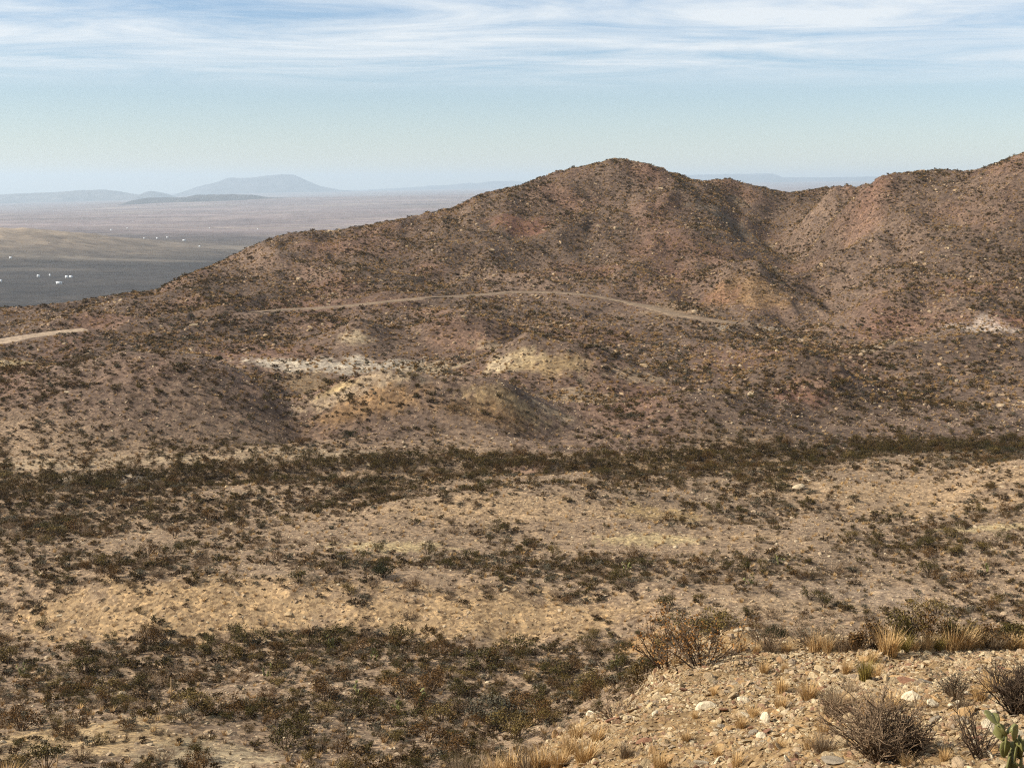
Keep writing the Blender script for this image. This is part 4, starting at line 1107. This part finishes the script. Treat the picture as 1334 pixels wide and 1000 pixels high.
# --- foreground plants, one by one
def near_at(px, py, ymin=6, ymax=60):
    x, y = raycast(px, py, ymin, ymax)
    return x, y, float(lookup(GZW, x, y))
tufts = {"straw": [tuft_mesh("grass_blades", 600 + i, .34, .30, 240, M_straw, 0.006, .55) for i in range(4)],
         "yellow-green": [tuft_mesh("grass_blades", 610 + i, .34, .28, 240, M_yellowgrass, 0.007, .5) for i in range(2)],
         "grey": [tuft_mesh("grass_blades", 620 + i, .34, .36, 240, M_greygrass, 0.006, .7) for i in range(3)]}
TUFTS = [(995, 876, 26, "straw"), (1022, 874, 22, "straw"), (1019, 902, 34, "straw"), (1053, 912, 42, "straw"), (1017, 923, 30, "straw"), (1086, 926, 48, "grey"), (982, 933, 24, "straw"), (965, 948, 26, "straw"),
         (1073, 956, 34, "straw"), (1127, 886, 44, "yellow-green"), (1140, 884, 34, "straw"), (1137, 862, 26, "straw"), (1103, 876, 26, "straw"), (1109, 905, 28, "grey"), (1245, 908, 34, "grey"), (1255, 924, 28, "grey"), (1290, 905, 48, "straw"), (1276, 912, 36, "straw"),
         (960, 998, 32, "straw"), (894, 964, 22, "straw"), (1072, 978, 36, "grey"), (1056, 975, 30, "straw"), (1190, 905, 22, "straw"), (1160, 925, 42, "straw"), (1132, 932, 40, "straw"), (1100, 918, 30, "straw"),
         (965, 850, 30, "straw"), (985, 851, 24, "straw"), (1003, 851, 30, "grey"), (1024, 850, 26, "straw"), (1062, 848, 40, "straw"), (1078, 848, 34, "straw"), (1098, 848, 34, "grey"), (1117, 849, 34, "grey"), (1158, 852, 54, "straw"), (1176, 850, 40, "yellow-green"), (1205, 848, 40, "straw"), (1222, 848, 34, "yellow-green"),
         (1240, 846, 56, "straw"), (1256, 846, 44, "straw"), (1272, 846, 44, "straw"), (1295, 846, 38, "grey"), (1312, 846, 36, "straw"), (1330, 846, 34, "straw"), (945, 852, 22, "straw"), (1190, 848, 30, "straw"),
         (752, 962, 36, "straw"), (742, 982, 44, "straw"), (762, 992, 46, "straw"), (728, 1000, 44, "straw"), (705, 1002, 46, "straw"), (778, 966, 34, "straw"), (690, 1008, 50, "grey"), (783, 912, 44, "straw"), (772, 930, 28, "straw"), (930, 905, 18, "straw"), (905, 935, 16, "straw"), (870, 905, 18, "straw"),
         (860, 1003, 40, "straw"), (815, 985, 30, "grey"), (668, 1012, 52, "straw"), (645, 1016, 54, "straw"), (620, 1016, 50, "grey"), (595, 1018, 52, "grey"), (570, 1018, 46, "straw"), (545, 1020, 44, "grey"), (520, 1020, 36, "straw"), (880, 868, 24, "straw"), (845, 885, 20, "straw"),
         (10, 1024, 52, "straw"), (40, 1026, 46, "grey"), (70, 1026, 40, "straw"), (95, 1030, 36, "straw"), (1015, 975, 22, "straw"), (935, 985, 20, "straw"), (1230, 990, 24, "straw"), (1180, 998, 26, "straw")]
for q, (px, py, hp, kind_) in enumerate(TUFTS):
    x, y, z = near_at(px, py, 6, 40)
    s = hp * math.hypot(y, 8) / F_PX / .34 * .80
    me = tufts[kind_][q % len(tufts[kind_])]
    if py <= 853 and px > 930: pos = "in the grass row along the crest, %s" % ("below the leafy bushes" if px > 1100 else "beside the rust leaved bush")
    elif py > 1008: pos = "at the foot of the stony rise"
    elif px < 800: pos = "on the crumbling flank beside the bare twiggy bush"
    elif 1100 <= px <= 1145 and py < 890: pos = "beside the yellow clump on the stony crest"
    elif px > 1230: pos = "between the dark twiggy bushes and stones"
    else: pos = "among pale chips on the stony slope"
    o = obj("grass_tuft", me, loc=(x, y, z - .01), label="%s %s grass tuft %s" % ("large" if hp > 40 else ("small" if hp < 28 else "middling"), kind_, pos), category="grass tuft",
            group="%s grass tufts %s %s" % (kind_, "large" if hp > 40 else ("small" if hp < 28 else "middling"), pos))
    o.rotation_euler = (0, 0, float(r.uniform(0, 6.28))); o.scale = (s * r.uniform(.95, 1.35), s * r.uniform(.95, 1.35), s)

def px_height(py_h, y): return py_h * math.hypot(y, 8) / F_PX * 1.03

# bare twiggy bushes on the slope
def twig_bush(px, py, hp, wp, seed, mats, label, name="twiggy_bush", stems=34, subs=7, twigs=3, nleaf=0, leaf=.02, mleaf=None, spread=.95, tr=.006, ymax=40, group=None, bare=.35):
    x, y, z = near_at(px, py, 6, ymax)
    h = px_height(hp, y); w = px_height(wp, y)
    B, L = bush(seed, h, w * .95, stems, subs, nleaf, leaf, None, tr, twigs=twigs, spread=spread, bare=bare)
    e = obj(name, None, loc=(x, y, z), label=label, category="bush")
    if group: e["group"] = group
    obj("branches", B.mesh("branches", [mats]), e)
    if nleaf: obj("foliage", L.mesh("foliage", [mleaf]), e)
twig_bush(1146, 992, 60, 66, 701, M_grey, "large dense grey brown twiggy bush in the middle of stony slope", stems=60, subs=9, twigs=3, nleaf=500, leaf=.022, mleaf=M_greygrass)
twig_bush(1183, 985, 50, 44, 702, M_darktwig, "dark brown twiggy bush leaning against the large grey one", stems=34, subs=7)
twig_bush(1325, 930, 56, 60, 703, M_darktwig, "dark bare twiggy bush above the prickly pear", stems=46, subs=8)
twig_bush(1276, 985, 46, 50, 704, M_darktwig, "sparse brown twiggy bush between orange stone and prickly pear", stems=16, subs=5)
twig_bush(745, 945, 66, 110, 705, M_darktwig, "wide bare twiggy bush at the crumbling edge of slope", stems=40, subs=7, tr=.008)
twig_bush(1090, 940, 32, 34, 706, M_grey, "small grey twiggy bush beside pale boulder", stems=24, subs=5)
twig_bush(1240, 905, 30, 40, 707, M_grey, "little blue grey bush among the stones", stems=20, subs=5, nleaf=500, leaf=.02, mleaf=M_sage)
twig_bush(800, 935, 36, 60, 708, M_grey, "low grey twiggy bush below the wide bare one", stems=20, subs=5)
def leafy_bush(px, py, hp, wp, seed, m_b, m_l, leaf, nleaf, label, name="creosote_bush", clumps=20, group=None, ymin=6, ymax=40, tr=.007, low=.3):
    x, y, z = near_at(px, py, ymin, ymax)
    h = px_height(hp, y); w = px_height(wp, y)
    B, L = leafy(seed, h, w, clumps, nleaf, leaf, tr, low)
    e = obj(name, None, loc=(x, y, z), label=label, category="bush")
    if group: e["group"] = group
    obj("branches", B.mesh("branches", [m_b]), e); obj("foliage", L.mesh("foliage", [m_l]), e)
# leafy creosotes on the crest
for q, (px, py, hp, wp) in enumerate([(1136, 846, 40, 40), (1166, 842, 52, 40), (1186, 842, 62, 48), (1213, 842, 54, 44), (1238, 842, 50, 40), (1264, 842, 40, 44), (1290, 842, 34, 44), (1318, 842, 32, 46), (1348, 842, 36, 44), (1112, 848, 28, 36)]):
    leafy_bush(px, py, hp, wp, 720 + q, M_creotwig, (M_creo_brown, M_creo_olive, M_creo_pale)[q % 3], .034, 800, "olive brown leafy creosote bush in the row along the stony crest", group="creosote row along the stony crest")
# rust leaved bush
twig_bush(912, 866, 66, 120, 741, M_darktwig, "spreading bush with rust brown leaves on the crest", stems=20, subs=5, twigs=1, nleaf=700, leaf=.04, mleaf=M_rust, spread=1.3, tr=.010)
twig_bush(868, 868, 58, 90, 742, M_darktwig, "rust leaved bush behind the small dark spiky agave", stems=14, subs=5, twigs=1, nleaf=650, leaf=.04, mleaf=M_rust, spread=1.2, tr=.009)
twig_bush(1000, 846, 36, 60, 743, M_grey, "low grey brown bush behind the grass on the crest", stems=22, subs=5)
twig_bush(1060, 838, 34, 80, 744, M_grey, "wide low grey bush behind the grass row", stems=26, subs=5, nleaf=300, leaf=.03, mleaf=M_sage)

# spiky agave rosettes
def agave(px, py, hp, seed, label, ymin=6, ymax=140, group=None):
    x, y, z = near_at(px, py, ymin, ymax)
    h = px_height(hp, y); rr = np.random.default_rng(seed); e = obj("agave", None, loc=(x, y, z), label=label, category="agave")
    if group: e["group"] = group
    for i in range(44):
        az = i * 2.399; el = math.radians(8 + 78 * (i / 44)); ln = h * rr.uniform(.8, 1.05)
        d = np.array((math.cos(az) * math.cos(el), math.sin(az) * math.cos(el), math.sin(el)))
        s = np.array((-math.sin(az), math.cos(az), 0)); w = h * .05; upv = np.cross(d, s) * -1
        V = np.array([s * w * .6, -s * w * .6, d * ln * .4 + s * w, d * ln * .4 - s * w, d * ln, d * ln * .4 - upv * w * .5, -upv * w * .4])
        T = [(0, 2, 5), (0, 5, 6), (6, 5, 3), (6, 3, 1), (2, 4, 5), (5, 4, 3)]
        mb = MB(); mb.add(V + np.array((0, 0, h * .05)), T)
        obj("leaf", mb.mesh("leaf", [M_agave]), e)
agave(858, 868, 26, 751, "small dark spiky agave at the lip of the stony slope", ymax=40)

# prickly pears
def prickly_pear(px, py, hp, pads, seed, label, ymin=6, ymax=200, group=None, pad=None):
    x, y, z = near_at(px, py, ymin, ymax)
    size = pad or px_height(hp, y) / 2.6
    e = obj("prickly_pear", None, loc=(x, y, z - .03), label=label, category="cactus")
    if group: e["group"] = group
    for V, T in cactus_builder(seed, pads, size):
        mb = MB(); mb.add(V, T)
        obj("pad", mb.mesh("pad", [M_cactus], True), e)
prickly_pear(1308, 1004, 70, 20, 801, "green prickly pear with broad flat pads beside the twiggy bush", ymax=40, pad=.17)
for q, (px, py, hp) in enumerate([(552, 925, 24), (520, 930, 20), (805, 868, 16), (655, 925, 14), (430, 845, 16), (975, 760, 14), (975, 742, 12), (1015, 735, 12), (1290, 745, 12), (465, 905, 14), (30, 880, 14), (350, 880, 14), (815, 742, 12), (490, 860, 16)]):
    prickly_pear(px, py, hp, 14, 810 + q, "grey green prickly pear clump %s" % ("in the thicket on the valley floor" if py > 820 else "on the pale terrace above the bank"), ymin=50, group="prickly pears %s" % ("in the thicket" if py > 820 else "on the terrace"))

# dense evergreen shrubs
for q, (px, py, hp, wp, lab) in enumerate([(500, 752, 20, 36, "dense dark green evergreen shrub on the terrace edge above bank"), (455, 568, 9, 26, "low black green evergreen shrub at the foot of orange mound"), (815, 545, 8, 24, "low dark evergreen shrub in the gully below white patch"), (1010, 838, 22, 44, "dark evergreen shrub behind the grassy crest"),
                                           (640, 935, 34, 60, "round grey green shrub in the thicket below the slope"), (1300, 590, 12, 60, "dark evergreen shrub along the wash under the tan rise"), (285, 470, 8, 12, "dark shrub alone on the crown of left brown hummock".replace("left ", ""))]):
    x, y, z = near_at(px, py, 45, 400)
    h, w = px_height(hp, y), px_height(wp, y)
    B, L = leafy(760 + q, h, w, 22, 1900, h * .075, h * .012, .2)
    e = obj("evergreen_shrub", None, loc=(x, y, z), label=lab, category="shrub")
    obj("branches", B.mesh("branches", [M_darktwig]), e); obj("foliage", L.mesh("foliage", [M_ever if q != 4 else M_sage]), e)

# dry flower stalks
for q, (px, py, hp, tilt, lab) in enumerate([(223, 909, 30, .03, "tall thin pale dry stalk standing in the dark thicket"), (28, 946, 36, -.28, "leaning thin pale dry stalk on the sandy ground by the thicket"), (72, 1006, 26, .18, "pale dry stalk leaning among grass at the foot of slope"), (56, 1006, 22, 0.0, "short pale dry stalk upright among grass at the slope foot")]):
    x, y, z = near_at(px, py, 45, 140)
    h = px_height(hp, y)
    mb = MB(); t = np.linspace(0, 1, 6)
    tube(mb, np.c_[np.sin(tilt) * h * t, 0.02 * h * np.sin(t * 5), h * t - .05], np.linspace(.045, .02, 6), 0, 6)
    obj("dry_stalk", mb.mesh("dry_stalk", [M_stalk], True), loc=(x, y, z), label=lab, category="stalk")

# boulders
for q, (px, py, wp, mat, lab) in enumerate([(160, 905, 13, M_chip, "pale flat boulder lying in the valley thicket"), (48, 790, 8, M_chip, "pale boulder alone on the sandy bank"), (640, 658, 12, M_hillrock, "dark boulder on the tan rise above the terrace"), (1213, 782, 12, M_hillrock, "dark rounded boulder on the bare pale flat"), (1040, 582 + 55, 20, M_valleyrock, "pale ledge boulder on the tan rise by the wash"), (855, 975, 12, M_valleyrock, "tan boulder"), (1166, 823, 22, M_valleyrock, "pale rounded boulder between the creosotes on the crest")]):
    if q == 5: continue
    x, y, z = near_at(px, py, 20 if q == 6 else 45, 300)
    w = px_height(wp, y)
    o = obj("boulder", stone_mesh("boulder", 850 + q, .6, mat), loc=(x, y, z + .1 * w), label=lab, category="boulder")
    o.scale = (w, w, w); o.rotation_euler = (0, 0, q)
# larger stones picked out on the stony slope
for q, (px, py, wp, lab) in enumerate([(1237, 952, 20, "orange tan rounded stone near the prickly pear"), (1098, 932, 18, "white slab stone beside the small grey bush"), (924, 884, 22, "tilted pale slab casting shade at the crest edge"), (838, 893, 16, "bright white flat stone on the crumbling flank"), (940, 905, 16, "pale slab in the middle of the flank"), (740, 962, 20, "big pale stone on the crumbling edge above dry grass"), (810, 930, 22, "reddish slab on the crumbling flank"), (1076, 888, 16, "dark red stone on the stony crest"), (1180, 908, 16, "tan flat stone above the large twiggy bush")]):
    x, y, z = near_at(px, py, 6, 40)
    w = px_height(wp, y) * .75
    o = obj("rock", stone_mesh("rock", 870 + q, .38, M_chip), loc=(x, y, z + .12 * w), label=lab, category="rock")
    o.scale = (w, w, w); o.rotation_euler = (.3 * math.sin(q * 2.1), .35 * math.cos(q * 1.7), q * 1.3)

# ------------------------------------------------------------------ white buildings far out on the plain
def simple_mat(name, c):
    m, n, l, b = new_mat(name)
    tcn = n.new("ShaderNodeTexCoord"); nn = noise_node(n, l, tcn.outputs["Object"], .8)
    l.new(mixc(n, l, 'MULTIPLY', 1.0, c, ramp(n, l, nn.outputs["Fac"], [(.3, g3(.85)), (.7, g3(1.08))])), b.inputs["Base Color"])
    b.inputs["Roughness"].default_value = .6
    return m
M_bw = simple_mat("white_wall", (.80, .79, .76)); M_br = simple_mat("pale_roof", (.74, .74, .73)); M_glass = simple_mat("dark_window", (.05, .06, .07)); M_door = simple_mat("door_paint", (.22, .18, .15))
def box(x0, x1, y0, y1, z0, z1):
    V = [(x0, y0, z0), (x1, y0, z0), (x1, y1, z0), (x0, y1, z0), (x0, y0, z1), (x1, y0, z1), (x1, y1, z1), (x0, y1, z1)]
    T = [(0, 2, 1), (0, 3, 2), (4, 5, 6), (4, 6, 7), (0, 1, 5), (0, 5, 4), (1, 2, 6), (1, 6, 5), (2, 3, 7), (2, 7, 6), (3, 0, 4), (3, 4, 7)]
    return np.array(V), np.array(T)
def building(px, py, wp, label, group, ymin=1500):
    x, y = raycast(px, py, ymin, 30000)
    z = float(lookup(GZW, x, y)); w = .8 * wp * y / F_PX; d = w * .6; h = max(2.8, w * .34)
    e = obj("building", None, loc=(x, y, z - .2), label=label, category="building", group=group)
    e.rotation_euler = (0, 0, .25 * math.sin(px))
    mb = MB(); mb.add(*box(-w / 2, w / 2, -d / 2, d / 2, 0, h)); obj("wall", mb.mesh("wall", [M_bw]), e)
    o = .04 * w; rh = h * .35
    V = np.array([(-w / 2 - o, -d / 2 - o, h + .02), (w / 2 + o, -d / 2 - o, h + .02), (w / 2 + o, 0, h + rh), (-w / 2 - o, 0, h + rh), (-w / 2 - o, d / 2 + o, h + .02), (w / 2 + o, d / 2 + o, h + .02)])
    mb = MB(); mb.add(V, [(0, 1, 2), (0, 2, 3), (3, 2, 5), (3, 5, 4), (0, 3, 4), (1, 5, 2), (0, 4, 5), (0, 5, 1)]); obj("roof", mb.mesh("roof", [M_br]), e)
    mb = MB(); mb.add(*box(-.06 * w, .04 * w, -d / 2 - .06, -d / 2 + .05, 0.05, min(2.1, h * .75))); obj("door", mb.mesh("door", [M_door]), e)
    for q in (-.3, .3):
        mb = MB(); mb.add(*box((q - .07) * w, (q + .07) * w, -d / 2 - .05, -d / 2 + .05, h * .4, h * .75)); obj("window", mb.mesh("window", [M_glass]), e)
for px, py, wp in ((50, 361, 4), (65, 360, 2.5), (87, 362, 4.5), (92.5, 362, 4.5), (77, 370, 9), (1, 367.5, 4), (14, 337, 4)):
    building(px, py, wp, "tiny white building out on the dark near plain", "white buildings on the dark plain")
for px, py, wp in ((145, 300, 3), (166, 298, 2.2), (205, 311, 3), (218, 310, 2.4), (240, 314, 5), (273, 298, 2.2), (336, 299, 2), (188, 311, 2.2), (260, 322, 2.6)):
    building(px, py, wp, "tiny white building on the pale hazy plain", "white buildings on the hazy plain", 2600)

# ------------------------------------------------------------------ haze: a thin even body of air over the whole country
zmin = float(GZW.min()) - 1.0
V, T = box(-36500, 36500, -120, 47500, zmin - 60, 350)
hz_m = bpy.data.materials.new("haze_air"); hz_m.use_nodes = True
n, l = hz_m.node_tree.nodes, hz_m.node_tree.links
n.remove(n["Principled BSDF"])
pv = n.new("ShaderNodeVolumePrincipled")
pv.inputs["Color"].default_value = (0.76, 0.89, 1.0, 1)
pv.inputs["Density"].default_value = 5.0e-5
pv.inputs["Anisotropy"].default_value = 0.2
l.new(pv.outputs[0], n["Material Output"].inputs["Volume"])
mb = MB(); mb.add(V, T)
hz = obj("haze", mb.mesh("haze", [hz_m]), kind="stuff", label="thin pale blue haze lying over the far plain", category="haze")
